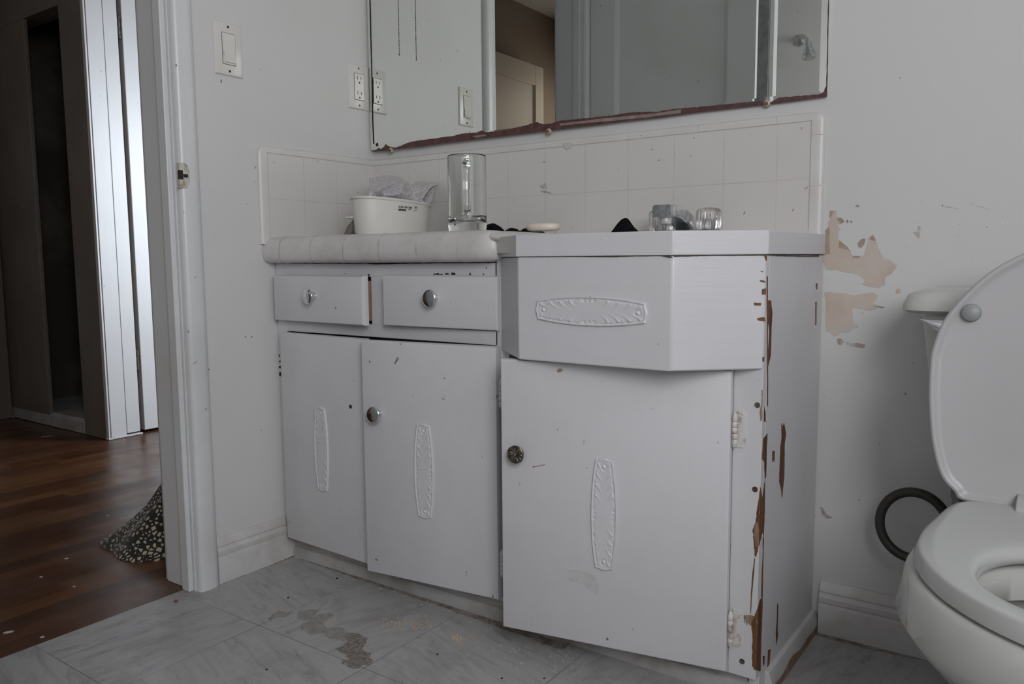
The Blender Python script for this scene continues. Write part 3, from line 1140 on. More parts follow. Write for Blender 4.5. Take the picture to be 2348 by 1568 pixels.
# pewter rosette knob
b = NB()
ku = (Vector((0.7846, -0.4343, 0)) - uL).length
O = Ms @ Vector((ku + .001, 0, 0.3936 - .0545 + .0015))
ax = Ms.to_3x3() @ Vector((0, 1, 0))
lathe(b, O, ax, [(0.0075, 0), (0.0065, .004), (0.0065, .012), (0.0150, .0165), (0.0165, .019), (0.0165, .021), (.0150, .0225)], 48)
u_, v_, a_ = frame_from(ax)
for k in range(12):
    t = 2 * PI * k / 12
    d = u_ * math.cos(t) + v_ * math.sin(t)
    p0, p1 = O + a_ * .0225 + d * .0045, O + a_ * .0222 + d * .0138
    tube(b, [p0, p0.lerp(p1, .35), p0.lerp(p1, .75), p1], [.0006, .0014, .0023, .0012], 8)
sphere(b, O + a_ * .0225, .0036, (1, 1, 1), 14, 10)
tag(mk('knob', b, M_PEWTER, sink_door), 'dark pewter rosette knob')
# middle door: hinge right at x 0.682
uL = Vector((0.3515, -0.4060, 0)); uR = Vector((0.682, -0.3650, 0))
Mm = frameM((uL.x, uL.y, 0.0625), uR - uL)
wm = (uR - uL).length
b = NB(); rounded_panel(b, Mm, wm, 0.5130, DT)
mid_door = mk('door', b, M_CAB, van, angle=30)
Lp = (Vector((0.5095, -0.3864, 0)) - uL).length
plaque(mid_door, Mm @ Matrix.Translation((Lp, 0, 0.3068 - .0625)) @ Matrix.Rotation(PI / 2, 4, 'Y'))
chrome_knob(mid_door, Mm, (Vector((0.392, -0.4012, 0)) - uL).length + .002, 0.419 - .0625, 0.0185)
# left door: hinge left at x 0.032
uL = Vector((0.0320, -0.3655, 0)); uR = Vector((0.3350, -0.3780, 0))
Ml = frameM((uL.x, uL.y, 0.0625), uR - uL)
wl = (uR - uL).length
b = NB(); rounded_panel(b, Ml, wl, 0.5120, DT - .004)
left_door = mk('door', b, M_CAB, van, angle=30)
Lp = (Vector((0.1785, -0.3718, 0)) - uL).length
plaque(left_door, Ml @ Matrix.Translation((Lp, 0, 0.3068 - .0625)) @ Matrix.Rotation(PI / 2, 4, 'Y'))
b = NB()
O = Ml @ Vector(((Vector((0.2835, -0.376, 0)) - uL).length, -.001, 0.4194 - .0625))
lathe(b, O, (0, -1, 0), [(.0045, 0), (.0045, .0022), (.0025, .003), (.0008, .003)], 14)
mk('screw', b, M_SCREW, left_door)
# hinges
hinge(sink_door, (1.1575, -0.357, 0.466), 0, 0.048, plate=(1.1575, 1.172, YF))
hinge(sink_door, (1.1575, -0.357, 0.128), 0, 0.052, rust=True, plate=(1.1575, 1.172, YF))
hinge(mid_door, (0.6870, -0.357, 0.483), 0, 0.050, rust=True)
hinge(mid_door, (0.6870, -0.357, 0.138), 0, 0.048, rust=True)
hinge(left_door, (0.0285, -0.352, 0.500), 0, 0.046, rust=True)
hinge(left_door, (0.0285, -0.352, 0.135), 0, 0.044, rust=True)

# --- drawers
uL = Vector((0.0190, -0.3690, 0)); uR = Vector((0.3375, -0.3830, 0))
M1 = frameM((uL.x, uL.y, 0.6035), uR - uL)
b = NB(); rounded_panel(b, M1, (uR - uL).length, 0.108, 0.017, 0.006)
dr1 = mk('drawer', b, M_CAB, van, angle=30)
b = NB()
box(b, 0.040, 0.322, -0.366, -0.05, 0.612, 0.700)
tag(mk('drawer_box', b, M_BARE_L, dr1, smooth=False), 'unpainted brown wooden drawer box')
chrome_knob(dr1, M1, (Vector((0.172, -0.3755, 0)) - uL).length, 0.6645 - .6035, 0.0180)
uL = Vector((0.3860, -0.3720, 0)); uR = Vector((0.6800, -0.3560, 0))
M2 = frameM((uL.x, uL.y, 0.6060), uR - uL)
b = NB(); rounded_panel(b, M2, (uR - uL).length, 0.1070, 0.012, 0.005)
dr2 = mk('drawer', b, M_CAB, van, angle=30)
b = NB(); box(b, 0.395, 0.660, -0.352, -0.05, 0.614, 0.700)
mk('drawer_box', b, M_BARE_L, dr2, smooth=False)
chrome_knob(dr2, M2, (Vector((0.5265, -0.364, 0)) - uL).length, 0.6675 - .6060, 0.0180)

# --- sink apron (three facets)
YA = -0.443
AP = [(0.681, YF), (0.790, YA), (1.0835, YA), (1.199, YF)]
b = NB()
poly_prism(b, [(x, y, 0.567) for x, y in AP], (0, 0, ZT - 0.567))
apron = mk('sink_apron', b, M_CABH, van, bevel=0.003, seg=3, angle=30)
plaque(apron, frameM((0.9355, YA, 0.6575), (1, 0, 0)), L=0.211, Wc=0.0255, We=0.0165)


# --- chipped paint on the cabinet's right corner
def corner_patch(bf, bs_, px, jit=0.0006, seed=1, lift=0.0006):
    surf_patch(bf, px, (XR, YF, 0), (0, -1, 0), lift, jit, 0.004, clipf=lambda p: XR - p.x, seed=seed)
    surf_patch(bs_, px, (XR, YF, 0), (1, 0, 0), lift, jit, 0.004, clipf=lambda p: p.y - YF, seed=seed)


Q7 = lambda x, y: (1640 + x / 2.279, 880 + y / 2.279)
bf = NB()
for i, poly in enumerate([
    [(250, 285), (272, 260), (268, 330), (265, 480), (258, 500), (256, 410), (243, 390)],
    [(236, 540), (246, 600), (250, 560), (259, 500), (258, 660), (252, 800), (247, 770), (225, 860), (215, 905), (207, 900), (200, 800), (197, 760), (212, 720), (222, 640)],
    [(190, 1208), (205, 1215), (215, 1190), (232, 1130), (240, 1120), (247, 1140), (243, 1250), (240, 1330), (236, 1500), (205, 1495), (193, 1470), (195, 1310), (190, 1270)],
    [(249, 800), (253, 800), (246, 1130), (240, 1110)],
    [(268, -560), (273, -560), (275, 110), (271, 118)],
    [(255, 120), (262, 150), (262, 200), (254, 195)],
]):
    corner_patch(bf, bf, [Q7(x, y) for x, y in poly], seed=i + 1)
o = mk('bare_wood', bf, M_BARE, van, smooth=False)
tag(o, 'brown wood bare along the chipped front corner')
b = NB()
for i, poly in enumerate([
    [(345, 205), (352, 225), (358, 203), (370, 262), (362, 310), (360, 480), (348, 598), (342, 540), (333, 510), (340, 330), (346, 280)],
    [(298, 350), (311, 352), (308, 410), (303, 395), (297, 412)],
]):
    surf_patch(b, [Q7(x, y) for x, y in poly], (XR, 0, 0), (1, 0, 0), 0.0006, 0.0006, 0.004, seed=i + 9)
tag(mk('bare_wood', b, M_BARE, van, smooth=False), 'brown gouge in the side panel')
b = NB()
for i, poly in enumerate([[(323, 1150), (328, 1152), (325, 1290), (328, 1310), (318, 1365), (316, 1300), (321, 1240)],
                          [(275, 1390), (288, 1388), (284, 1440), (275, 1510), (270, 1540), (268, 1535), (273, 1450)],
                          [(248, 1420), (258, 1422), (256, 1460), (250, 1475)]]):
    surf_patch(b, [Q7(x, y) for x, y in poly], (XR, 0, 0), (1, 0, 0), 0.0006, 0.0004, 0.004, seed=i + 19)
# cracks on the front stile and nail or screw recesses
for i, poly in enumerate([[(205, 910), (209, 912), (192, 1110), (187, 1200), (184, 1200), (187, 1090), (196, 980)],
                          [(66, 1350), (71, 1352), (68, 1420), (61, 1490), (57, 1492), (63, 1420)]]):
    surf_patch(b, [Q7(x, y) for x, y in poly], (0, YF, 0), (0, -1, 0), 0.0005, 0.0002, 0.008, clipf=lambda p: XR - p.x, seed=i + 29)
mk('crack', b, M_BARE, van, smooth=False)
b = NB()
for i, poly in enumerate([[(245, 30), (256, 40), (262, 150), (252, 190), (240, 195), (235, 150), (243, 100)],
                          [(160, 1205), (195, 1210), (200, 1225), (185, 1265), (172, 1245), (165, 1262), (160, 1240)],
                          [(207, 730), (222, 720), (232, 780), (225, 850), (212, 850), (203, 790)],
                          [(150, 1208), (156, 1206), (158, 1250), (152, 1245)]]):
    surf_patch(b, [Q7(x, y) for x, y in poly], (0, YF, 0), (0, -1, 0), 0.0010, 0.0006, 0.004, clipf=lambda p: XR - p.x, seed=i + 39)
tag(mk('bare_wood', b, M_BARE_L, van, smooth=False), 'pale splintered wood')
for (x, y, m_) in ((220, 111, M_PEWTER), (208, 551, M_BARE), (140, 1450, M_PEWTER)):
    b = NB()
    P = on_plane(*Q7(x, y), (0, YF, 0), (0, -1, 0))
    lathe(b, P + Vector((0, .001, 0)), (0, -1, 0), [(.0048, 0), (.0046, .0018), (.0030, .0013), (.0006, .0011)], 18)
    mk('screw', b, m_, van)
# chips along the apron's right edge (apron facet plane)
AN = Vector((0.098, -0.1155, 0)).normalized()
Q4 = lambda x, y: (1120 + x / 2.795, 420 + y / 2.795)
b = NB()
for i, poly in enumerate([[(1768, 462), (1784, 462), (1782, 500), (1772, 480)],
                          [(1738, 622), (1768, 625), (1777, 638), (1745, 632)], [(1742, 560), (1762, 566), (1758, 572)],
                          [(1752, 680), (1776, 672), (1780, 712), (1752, 712)], [(1700, 765), (1748, 770), (1745, 784), (1705, 782)],
                          [(1722, 865), (1765, 855), (1778, 885), (1740, 880), (1722, 875)], [(1755, 1115), (1770, 1112), (1768, 1145), (1756, 1140)]]):
    surf_patch(b, [Q4(x, y) for x, y in poly], (1.199, YF, 0), AN, 0.0008, 0.0004, 0.004, clipf=lambda p: 1.199 - p.x, seed=i + 49)
tag(mk('bare_wood', b, M_BARE, apron, smooth=False), 'small brown chips along the apron edge')
b = NB()
for i, poly in enumerate([[(1783, 752), (1808, 750), (1818, 830), (1812, 930), (1808, 1100), (1795, 1160), (1786, 1190), (1789, 1110), (1800, 950), (1785, 840)]]):
    surf_patch(b, [Q4(x, y) for x, y in poly], (XR, 0, 0), (1, 0, 0), 0.0007, 0.0006, 0.004, clipf=lambda p: p.y - YF, seed=i + 59)
for i, poly in enumerate([[(2098, 645), (2107, 640), (2106, 680), (2100, 680)], [(2095, 760), (2102, 758), (2100, 905), (2094, 912)]]):
    surf_patch(b, [Q4(x, y) for x, y in poly], (XR, 0, 0), (1, 0, 0), 0.0005, 0.0004, 0.004, seed=i + 69)
tag(mk('bare_wood', b, M_BARE, van, smooth=False), 'long brown splinter down the side edge')
# dark seams: apron/counter, drawers, black chips over the second drawer
b = NB()
seam = [(1190, 588), (1290, 586.5), (1400, 589), (1470, 586.5), (1516, 586), (1535, 590.5), (1543, 590), (1538, 587), (1520, 584.5), (1470, 585), (1400, 587.5), (1290, 585), (1190, 586.8)]
surf_patch(b, seam, (0, YA, 0), (0, -1, 0), 0.0020, 0.0002, 0.006, seed=3)
surf_patch(b, [(1545, 588), (1640, 585), (1756, 584.5), (1756, 582), (1640, 582.8), (1545, 585.5)], (1.199, YF, 0), AN, 0.0020, 0.0003, 0.006, clipf=lambda p: 1.199 - p.x, seed=4)
surf_patch(b, [(1760, 585), (1800, 587), (1876, 588.5), (1876, 584.5), (1850, 586), (1800, 585), (1760, 583)], (XR, 0, 0), (1, 0, 0), 0.002, 0.0003, 0.006, seed=5)
mk('seam', b, plain('seam_dark', (0.06, 0.04, 0.03), 0.8), van, smooth=False)
b = NB()
Z5 = lambda x, y: (580 + x / 3.733, 580 + y / 3.733)
for i, poly in enumerate([[(1545, 186), (1552, 172), (1560, 180), (1580, 170), (1600, 180), (1622, 178), (1625, 186)],
                          [(1645, 186), (1650, 168), (1660, 178), (1672, 166), (1676, 186)], [(1695, 186), (1705, 164), (1718, 172), (1725, 166), (1735, 180), (1732, 187)],
                          [(1850, 188), (1862, 165), (1868, 187)], [(1968, 188), (1974, 172), (1980, 188)], [(985, 180), (998, 182), (1000, 196), (988, 198)],
                          [(984, 218), (992, 218), (992, 232), (984, 232)], [(1992, 120), (2005, 130), (2000, 138)],
                          [(780, 178), (794, 168), (792, 176)], [(965, 735), (1105, 742), (1105, 750), (965, 742)], [(1395, 758), (1445, 765), (1440, 769), (1395, 764)],
                          [(222, 870), (232, 868), (230, 890), (224, 888)], [(222, 925), (238, 920), (236, 935), (224, 932)], [(220, 968), (238, 965), (238, 988), (224, 980)], [(228, 1020), (240, 1018), (240, 1055), (226, 1050)],
                          ]):
    surf_patch(b, [Z5(x, y) for x, y in poly], (0, YF, 0), (0, -1, 0), 0.0006, 0.0002, 0.01, seed=i)
for i, poly in enumerate([[(604, 601.5), (700, 603), (840, 603.5), (1000, 601), (1140, 601), (1140, 603), (1000, 603.5), (860, 606), (840, 604.5), (700, 604.5), (604, 603)]]):
    surf_patch(b, poly, (0, YF, 0), (0, -1, 0), 0.0006, 0.0003, 0.006, clipf=lambda p: p.z - 0.1)
mk('paint_chip', b, M_DARK, van, smooth=False)
# door-face marks: brown ding, ring smudge, flecks
b = NB()
nS = Ms.to_3x3() @ Vector((0, 1, 0)); PS = Ms @ Vector((0, 0, 0))
for i, poly in enumerate([[(1277, 848), (1284, 844), (1292, 848), (1286, 853), (1279, 853)], [(1221, 1070), (1250, 1064), (1250, 1065.5), (1222, 1072)], [(1389, 1463), (1393, 1461), (1396, 1467), (1391, 1468)], [(1277, 983), (1280, 982), (1279, 987)]]):
    surf_patch(b, poly, PS, nS, 0.0004, 0.0003, 0.004, seed=i + 4)
nM = Mm.to_3x3() @ Vector((0, 1, 0)); PM = Mm @ Vector((0, 0, 0))
for i, poly in enumerate([[(911, 818), (915, 822), (908, 833), (903, 836), (907, 826)], [(846, 826), (850, 829), (849, 833), (846, 830)], [(916, 788), (920, 787), (920, 791)], [(1128, 1366), (1131, 1364), (1132, 1370), (1129, 1370)]]):
    surf_patch(b, poly, PM, nM, 0.0004, 0.0002, 0.004, seed=i + 14)
mk('ding', b, mottled('ding_brown', (.16, .10, .06), (.36, .27, .20), 90), sink_door, smooth=False)
b = NB()
surf_patch(b, [(1296, 1312), (1310, 1307), (1340, 1308), (1365, 1320), (1374, 1345), (1370, 1362), (1350, 1352), (1325, 1335), (1305, 1330)], PS, nS, 0.0003, 0.0010, 0.006, seed=2)
mk('smudge', b, M_SMUDGE, sink_door, smooth=False)

# ================================================================== COUNTERTOP
ct = empty('countertop', (0.6, -0.2, 0.749), 'white tiled counter with thick rounded front edge and wooden rim round the sink', 'countertop')
ZC = 0.795
HOLE = (0.945, -0.245, 0.165, 0.115)     # basin opening: centre, half sizes
b = NB()
outer = [(0.002, -0.002), (0.002, -0.36), (0.680, -0.36), (0.765, -0.425), (1.087, -0.43), (1.192, -0.345), (1.192, -0.002)]
outer3 = [Vector((x, y, ZC - .008)) for x, y in outer]
hole3 = [Vector((HOLE[0] + HOLE[2] * math.cos(2 * PI * k / 48), HOLE[1] + HOLE[3] * math.sin(2 * PI * k / 48), ZC - .008)) for k in range(48)]
allp = outer3 + hole3
vt = [b.verts.new(p) for p in allp]
for t in tessellate_polygon([outer3, hole3]):
    b.faces.new([vt[i] for i in t])
r_ = bmesh.ops.extrude_face_region(b, geom=b.faces[:])
bmesh.ops.translate(b, verts=[e for e in r_['geom'] if isinstance(e, bmesh.types.BMVert)], vec=(0, 0, -0.03))


def counter_tile_mat():
    m, nt, bs = base_mat('tile_counter')
    v = tex_pos(nt)
    sx = nd(nt, 'ShaderNodeSeparateXYZ')
    nt.links.new(v, sx.inputs[0])
    l = math_n(nt, 'MAXIMUM', line_mask(nt, sx.outputs['X'], 0.4595, .108, .001), line_mask(nt, sx.outputs['Y'], -0.3617, .108, .001))
    nt.links.new(mix(nt, math_n(nt, 'MULTIPLY', l, .5), (0.60, 0.58, 0.56), (0.33, 0.30, 0.27)), bs.inputs['Base Color'])
    bs.inputs['Roughness'].default_value = 0.35
    return m


mk('tile_surface', b, counter_tile_mat(), ct, smooth=False)
# sink opening lip shows; the bullnose tiles of the front edge, one mesh with grout lines
b = NB()
prof = []
# cross-section in (y, z): rounded nose
cy = -0.345
for (y, z) in [(-0.310, 0.7955), (-0.322, 0.799), (-0.338, 0.8025), (-0.352, 0.8030), (-0.366, 0.7995), (-0.376, 0.791), (-0.3805, 0.778), (-0.3815, 0.762), (-0.3790, 0.750), (-0.373, 0.743), (-0.362, 0.7405), (-0.346, 0.7405), (-0.310, 0.745)]:
    prof.append((y, z))
XE = 0.690
rings = []
xs_ = [0.0015, 0.003, 0.010]
for g_ in (0.062, 0.170, 0.278, 0.386, 0.494 + .0, 0.602):
    xs_ += [g_ - .0040, g_ - .0022, g_ - .0012, g_ - .0004, g_ + .0004, g_ + .0012, g_ + .0022, g_ + .0040]
xs_ += [0.640, 0.660, 0.674, 0.684, 0.690, 0.692]
gl = (0.062, 0.170, 0.278, 0.386, 0.494, 0.602)
cyc, czc = -0.335, 0.772
for x in xs_:
    shr = 1.0
    for g_ in gl:
        if abs(x - g_) < .0006: shr = 0.990
    if x < 0.0025: shr = 0.90
    if x > .640:
        q = (x - .640) / .052
        shr = 0.35 + .65 * math.sqrt(max(0, 1 - q ** 2.6))
    rings.append([Vector((x, cyc + (y - cyc) * shr if y < cyc else y, czc + (z - czc) * (shr if shr > .9 else (shr * .5 + .5)))) for y, z in prof])
loft(b, rings)
bn = mk('bullnose_edge', b, paint('bullnose_glaze', (0.60, 0.58, 0.565), 0.38, dirt=(0.36, 0.32, 0.30), dirt_amt=0.45, bstr=0.3, mott=14, speck=0.8), ct, angle=60)
b = NB()
for g_ in gl:
    tube(b, [Vector((g_, cyc + (y - cyc) * .9915 if y < cyc else y, czc + (z - czc) * .9915)) for y, z in prof[1:-1]], 0.0011, 6)
mk('grout_line', b, mottled('grout', (0.30, 0.26, 0.23), (0.50, 0.47, 0.44), 40), bn)
# low glazed hump where tile turns towards the sink rim
b = NB()
loft(b, [[Vector(p) for p in r] for r in (
    [(0.655, -0.372, 0.775), (0.655, -0.372, 0.797), (0.655, -0.350, 0.8025), (0.655, -0.27, 0.800), (0.655, -0.27, 0.775)],
    [(0.690, -0.378, 0.775), (0.690, -0.378, 0.792), (0.690, -0.352, 0.8010), (0.690, -0.27, 0.800), (0.690, -0.27, 0.775)],
    [(0.745, -0.392, 0.775), (0.745, -0.392, 0.786), (0.745, -0.360, 0.7955), (0.745, -0.27, 0.7985), (0.745, -0.27, 0.775)],
    [(0.800, -0.400, 0.775), (0.800, -0.400, 0.782), (0.800, -0.365, 0.7890), (0.800, -0.27, 0.7940), (0.800, -0.27, 0.775)])])
mk('corner_tile', b, M_CAP, ct, sub=2)
# wooden rim over the apron
b = NB()
rim = [(0.681, YF - .003), (0.681, YF - .006), (0.7885, YA - .0035), (1.0850, YA - .0035), (1.2025, YF - .002), (1.2025, -0.002), (1.187, -0.002), (1.187, -0.335), (1.078, -0.424), (0.797, -0.424), (0.700, -0.340)]
poly_prism(b, [(x, y, ZT + .0008) for x, y in rim], (0, 0, 0.7868 - ZT))
mk('wooden_rim', b, M_CABH, ct, bevel=0.005, seg=3, angle=30)

# sink basin (set in the opening, below the rim)
sb = empty('sink_basin', (HOLE[0], HOLE[1], 0.66), 'white oval sink basin sunk in the counter below the chrome faucet', 'sink')
b = NB()
rings = []
for (f_, z) in ((1.03, 0.7873), (1.01, 0.7882), (0.985, 0.787), (0.95, 0.780), (0.88, 0.74), (0.72, 0.69), (0.40, 0.668), (0.10, 0.664)):
    rings.append([Vector((HOLE[0] + HOLE[2] * f_ * math.cos(2 * PI * k / 48), HOLE[1] + HOLE[3] * f_ * math.sin(2 * PI * k / 48), z)) for k in range(48)])
loft(b, rings, cap0=False)
# outside wall of the bowl, under the counter
rings = []
for (f_, z) in ((0.985, 0.780), (0.92, 0.735), (0.76, 0.680), (0.40, 0.658), (0.1, 0.656)):
    rings.append([Vector((HOLE[0] + HOLE[2] * f_ * math.cos(2 * PI * k / 48), HOLE[1] + HOLE[3] * f_ * math.sin(2 * PI * k / 48), z)) for k in range(48)])
mk('bowl', b, M_CERAM, sb)
b = NB(); lathe(b, (HOLE[0], HOLE[1], 0.6645), (0, 0, 1), [(.022, 0), (.022, .002), (.016, .003), (.004, .001)], 24)
mk('drain', b, M_CHROME, sb)

# ================================================================== BACKSPLASH
bs_e = empty('tile_backsplash', (0.6, 0, ZC), 'two rows of off-white wall tiles with rounded cap behind the counter', 'backsplash')
b = NB(); box(b, 0.009, 1.171, -0.009, -0.0005, 0.7872, 1.0028)
mk('tile_field', b, M_TILE_B, bs_e, smooth=False)
b = NB(); box(b, 0.0005, 0.009, -0.363, -0.0005, 0.7872, 1.0028)
mk('tile_field', b, M_TILE_L, bs_e, smooth=False)


def cap_strip(pts_out, pts_in, nrm, th=0.010):
    """rounded cap: outer edge falls to the wall, inner edge meets the tiles"""
    n = Vector(nrm)
    po = [Vector(p) for p in pts_out]
    pi_ = [Vector(p) for p in pts_in]
    b = NB()
    rows = []
    for a, c in zip(po, pi_):
        row = []
        for t, h in ((0, 0.0), (0.0, 0.35), (0.06, 0.62), (0.16, 0.83), (0.32, 0.96), (0.55, 1.0), (0.97, 1.0), (1.0, 0.90), (1.0, 0.0)):
            row.append(a.lerp(c, t) + n * th * h)
        rows.append(row)
    rs = [[b.verts.new(p) for p in r] for r in rows]
    for r0, r1 in zip(rs, rs[1:]): ring_faces(b, r0, r1)
    b.faces.new(rs[0]); b.faces.new(rs[-1])
    return b


zi, zo = 1.0028, 1.0192
# left wall: up the front edge, round the corner, along the top
po, pi_ = [(0, -0.387, 0.786)], [(0, -0.363, 0.786)]
for k in range(9):
    a = PI + (-PI / 2) * k / 8
    R = 0.022
    po.append((0, -0.387 + R + R * math.cos(a), zo - R + R * math.sin(a)))
    pi_.append((0, -0.363, zi))
po.append((0, -0.0015, zo)); pi_.append((0, -0.0095, zi))
mk('cap_trim', cap_strip(po, pi_, (1, 0, 0)), M_CAP, bs_e, angle=50)
po, pi_ = [(0.0015, 0, zo)], [(0.0095, 0, zi)]
for k in range(9):
    a = PI / 2 - (PI / 2) * k / 8
    R = 0.018
    po.append((1.1955 - R + R * math.cos(a), 0, zo - R + R * math.sin(a)))
    pi_.append((1.171, 0, zi))
po.append((1.1955, 0, 0.770)); pi_.append((1.171, 0, 0.770))
mk('cap_trim', cap_strip(po, pi_, (0, -1, 0)), M_CAP, bs_e, angle=50)
# scratches and grout joints in the cap
b = NB()
for i, poly in enumerate([[(1290, 328), (1300, 325), (1312, 329), (1310, 338), (1300, 342), (1290, 337)]]):
    surf_patch(b, poly, (0, -0.0105, 0), (0, -1, 0), 0.0003, 0.0012, 0.004, seed=i)
for (x, z0, z1) in ((0.2435, zi, zo), (0.3515, zi, zo), (0.5675, zi, zo), (0.7835, zi, zo), (0.9455, zi, zo), (1.105, zi, zo)):
    box(b, x, x + .0006, -0.0104, -0.009, z0, z1 - .002)
for z in (0.88, 0.9755):
    box(b, 1.171, 1.192, -0.0104, -0.009, z, z + .0006)
box(b, 1.1703, 1.1712, -0.0098, -0.008, 0.80, 1.003)
box(b, 0.009, 1.171, -0.0098, -0.008, 1.0023, 1.0031)
box(b, 0.008, 0.0098, -0.363, -0.009, 1.0023, 1.0031)
box(b, 0.008, 0.0098, -0.3634, -0.3626, 0.80, 1.003)
mk('cap_joint', b, mottled('cap_grout', (0.47, 0.44, 0.41), (0.57, 0.55, 0.52), 40), bs_e, smooth=False)
b = NB()
for i, poly in enumerate([[(1238, 424), (1248, 421), (1256, 430), (1250, 434), (1240, 431)], [(1236, 438), (1250, 436), (1268, 445), (1250, 442)]]):
    surf_patch(b, poly, (0, -0.009, 0), (0, -1, 0), 0.0003, 0.0008, 0.003, seed=i + 7)
mk('scuff', b, mottled('tile_scuff', (0.30, 0.28, 0.27), (0.55, 0.53, 0.51), 160), bs_e, smooth=False)

# ================================================================== MIRROR
mir = empty('wall_mirror', (0.6, -0.02, 1.05), 'large frameless wall mirror with desilvered brown lower edge', 'mirror')
PL = Vector((0.006, -0.0175, 0)); PR = Vector((1.1955, -0.0080, 0))
mu = (PR - PL).normalized()
mn = Vector((mu.y, -mu.x, 0))      # towards the room
ZM, ZMT = 1.0440, 1.95
mw = (PR - PL).length
MM = frameM((PL.x, PL.y, ZM), mu)
b = NB()
BV = 0.013
outer = [(0, 0), (mw, 0), (mw, ZMT - ZM), (0, ZMT - ZM)]
inner = [(BV, BV), (mw - BV, BV), (mw - BV, ZMT - ZM - BV), (BV, ZMT - ZM - BV)]
vo = [b.verts.new(MM @ Vector((u, -0.0016, v))) for u, v in outer]
vi = [b.verts.new(MM @ Vector((u, 0, v))) for u, v in inner]
vb = [b.verts.new(MM @ Vector((u, -0.006, v))) for u, v in outer]
ring_faces(b, vo, vi); b.faces.new(vi); ring_faces(b, vb, vo); b.faces.new(list(reversed(vb)))
mk('mirror_glass', b, M_MIRROR, mir, smooth=False)
# backing board to the wall
b = NB()
poly_prism(b, [MM @ Vector((0.002, -.0062, .003)), MM @ Vector((mw - .004, -.0062, .003)), Vector((1.191, -.0004, ZM + .003)), Vector((.004, -.0004, ZM + .003))], (0, 0, ZMT - ZM - .006))
mk('backing_board', b, M_TRIM, mir, smooth=False)
# desilvered strip along the bottom
b = NB()
prof_ = [(857, 0), (868, 7), (872, 3), (880, 8), (884, 13), (890, 8), (905, 3), (922, 6), (940, 12), (960, 13), (1000, 13), (1040, 14), (1060, 17), (1092, 15), (1105, 18), (1115, 13), (1150, 12), (1190, 16), (1232, 22), (1245, 16), (1262, 14), (1280, 19),
         (1330, 18), (1390, 17), (1460, 18), (1500, 13), (1560, 14), (1600, 12), (1680, 10), (1740, 9), (1750, 4), (1770, 4), (1785, 11), (1840, 9), (1880, 7), (1889, 12), (1893, 22), (1896, 24)]
bot = lambda x: 348 + (222 - 348) * (x - 857) / (1896 - 857)
mp_, mn_ = MM @ Vector((0, 0.0, 0)), mn
poly = [(x, bot(x) - h - .5) for x, h in prof_] + [(1896, bot(1896) + .3), (857, 348.3)]
surf_patch(b, poly, mp_, mn_, 0.0009, 0.0007, 0.004, seed=5)
o = mk('desilvered_edge', b, M_DESILV, mir, smooth=False)
tag(o, 'brown desilvered strip along the lower edge')
b = NB()
surf_patch(b, [(1285, bot(1285) - 13), (1400, bot(1400) - 12), (1500, bot(1500) - 10), (1562, bot(1562) - 11), (1562, bot(1562) - 3), (1460, bot(1460) - 3), (1330, bot(1330) - 7), (1285, bot(1285) - 8)], mp_, mn_, 0.0013, 0.0004, 0.006, seed=6)
surf_patch(b, [(1082, bot(1082) - 8), (1110, bot(1110) - 9), (1118, bot(1118) - 5), (1090, bot(1090) - 4)], mp_, mn_, 0.0013, 0.0004, 0.006, seed=8)
mk('desilvered_edge', b, M_DESILV2, mir, smooth=False)
b = NB()
for i, poly in enumerate([[(847.5, 0), (849.5, 0), (852.5, 130), (853.5, 180), (856, 280), (858, 330), (856, 330), (853.5, 270), (852, 170), (850.5, 120)],
                          [(853, 175), (856, 185), (856, 215), (855, 250), (853, 245)], [(862, 330), (866, 327), (867, 334), (863, 336)], [(1899, 0), (1900.5, 0), (1897, 200), (1895, 213), (1894, 210), (1896, 150)]]):
    surf_patch(b, poly, mp_, mn_, 0.0012, 0.0003, 0.01, seed=i + 12)
mk('edge_chip', b, M_DARK, mir, smooth=False)
for i, (x, y) in enumerate(((897, 344), (1259, 301), (1759, 237))):
    P = on_plane(x, y, mp_, mn_)
    b = NB()
    lathe(b, P - mn * .004, mn, [(.0065, 0), (.0070, .004), (.0060, .007), (.0035, .0085), (.0008, .009)], 20)
    c_ = mk('mirror_clip', b, plain('clip_plastic' + 'abc'[i], (0.42, 0.36, 0.27), 0.35), mir)
    b = NB()
    lathe(b, P + mn * .0030 + Vector((0, 0, -.001)), mn, [(.0032, 0), (.0030, .0062), (.0006, .0068)], 14)
    mk('screw', b, M_RUST, c_)

# ------------------------------------------------------------------ light above the mirror and its pull chain
lf = empty('vanity_light', (0.30, 0, 1.98), 'unlit opal glass vanity light above the mirror', 'lamp')
b = NB(); box(b, 0.12, 0.50, -0.03, -0.0005, 1.98, 2.07); mk('back_plate', b, M_CHROME_D, lf, bevel=0.004)
b = NB(); cyl(b, (0.14, -0.075, 2.0), (0.48, -0.075, 2.0), 0.035, 28); mk('lamp_shade', b, plain('opal_glass', (0.6, 0.6, 0.58), 0.3), lf, bevel=0.006)
b = NB()
cx_, cy_ = 0.150, -0.049
z = 1.2685
k = 0
while z < 1.966:
    sphere(b, (cx_, cy_, z), 0.0015 if k else 0.0020, (1, 1, 1), 8, 6)
    z += 0.0040
    k += 1
cyl(b, (cx_, cy_, 1.27), (cx_, cy_, 1.966), 0.0003, 6)
pc = mk('pull_chain', b, M_PEWTER)
tag(pc, 'thin beaded pull chain hanging before the left part of the mirror', 'pull chain')

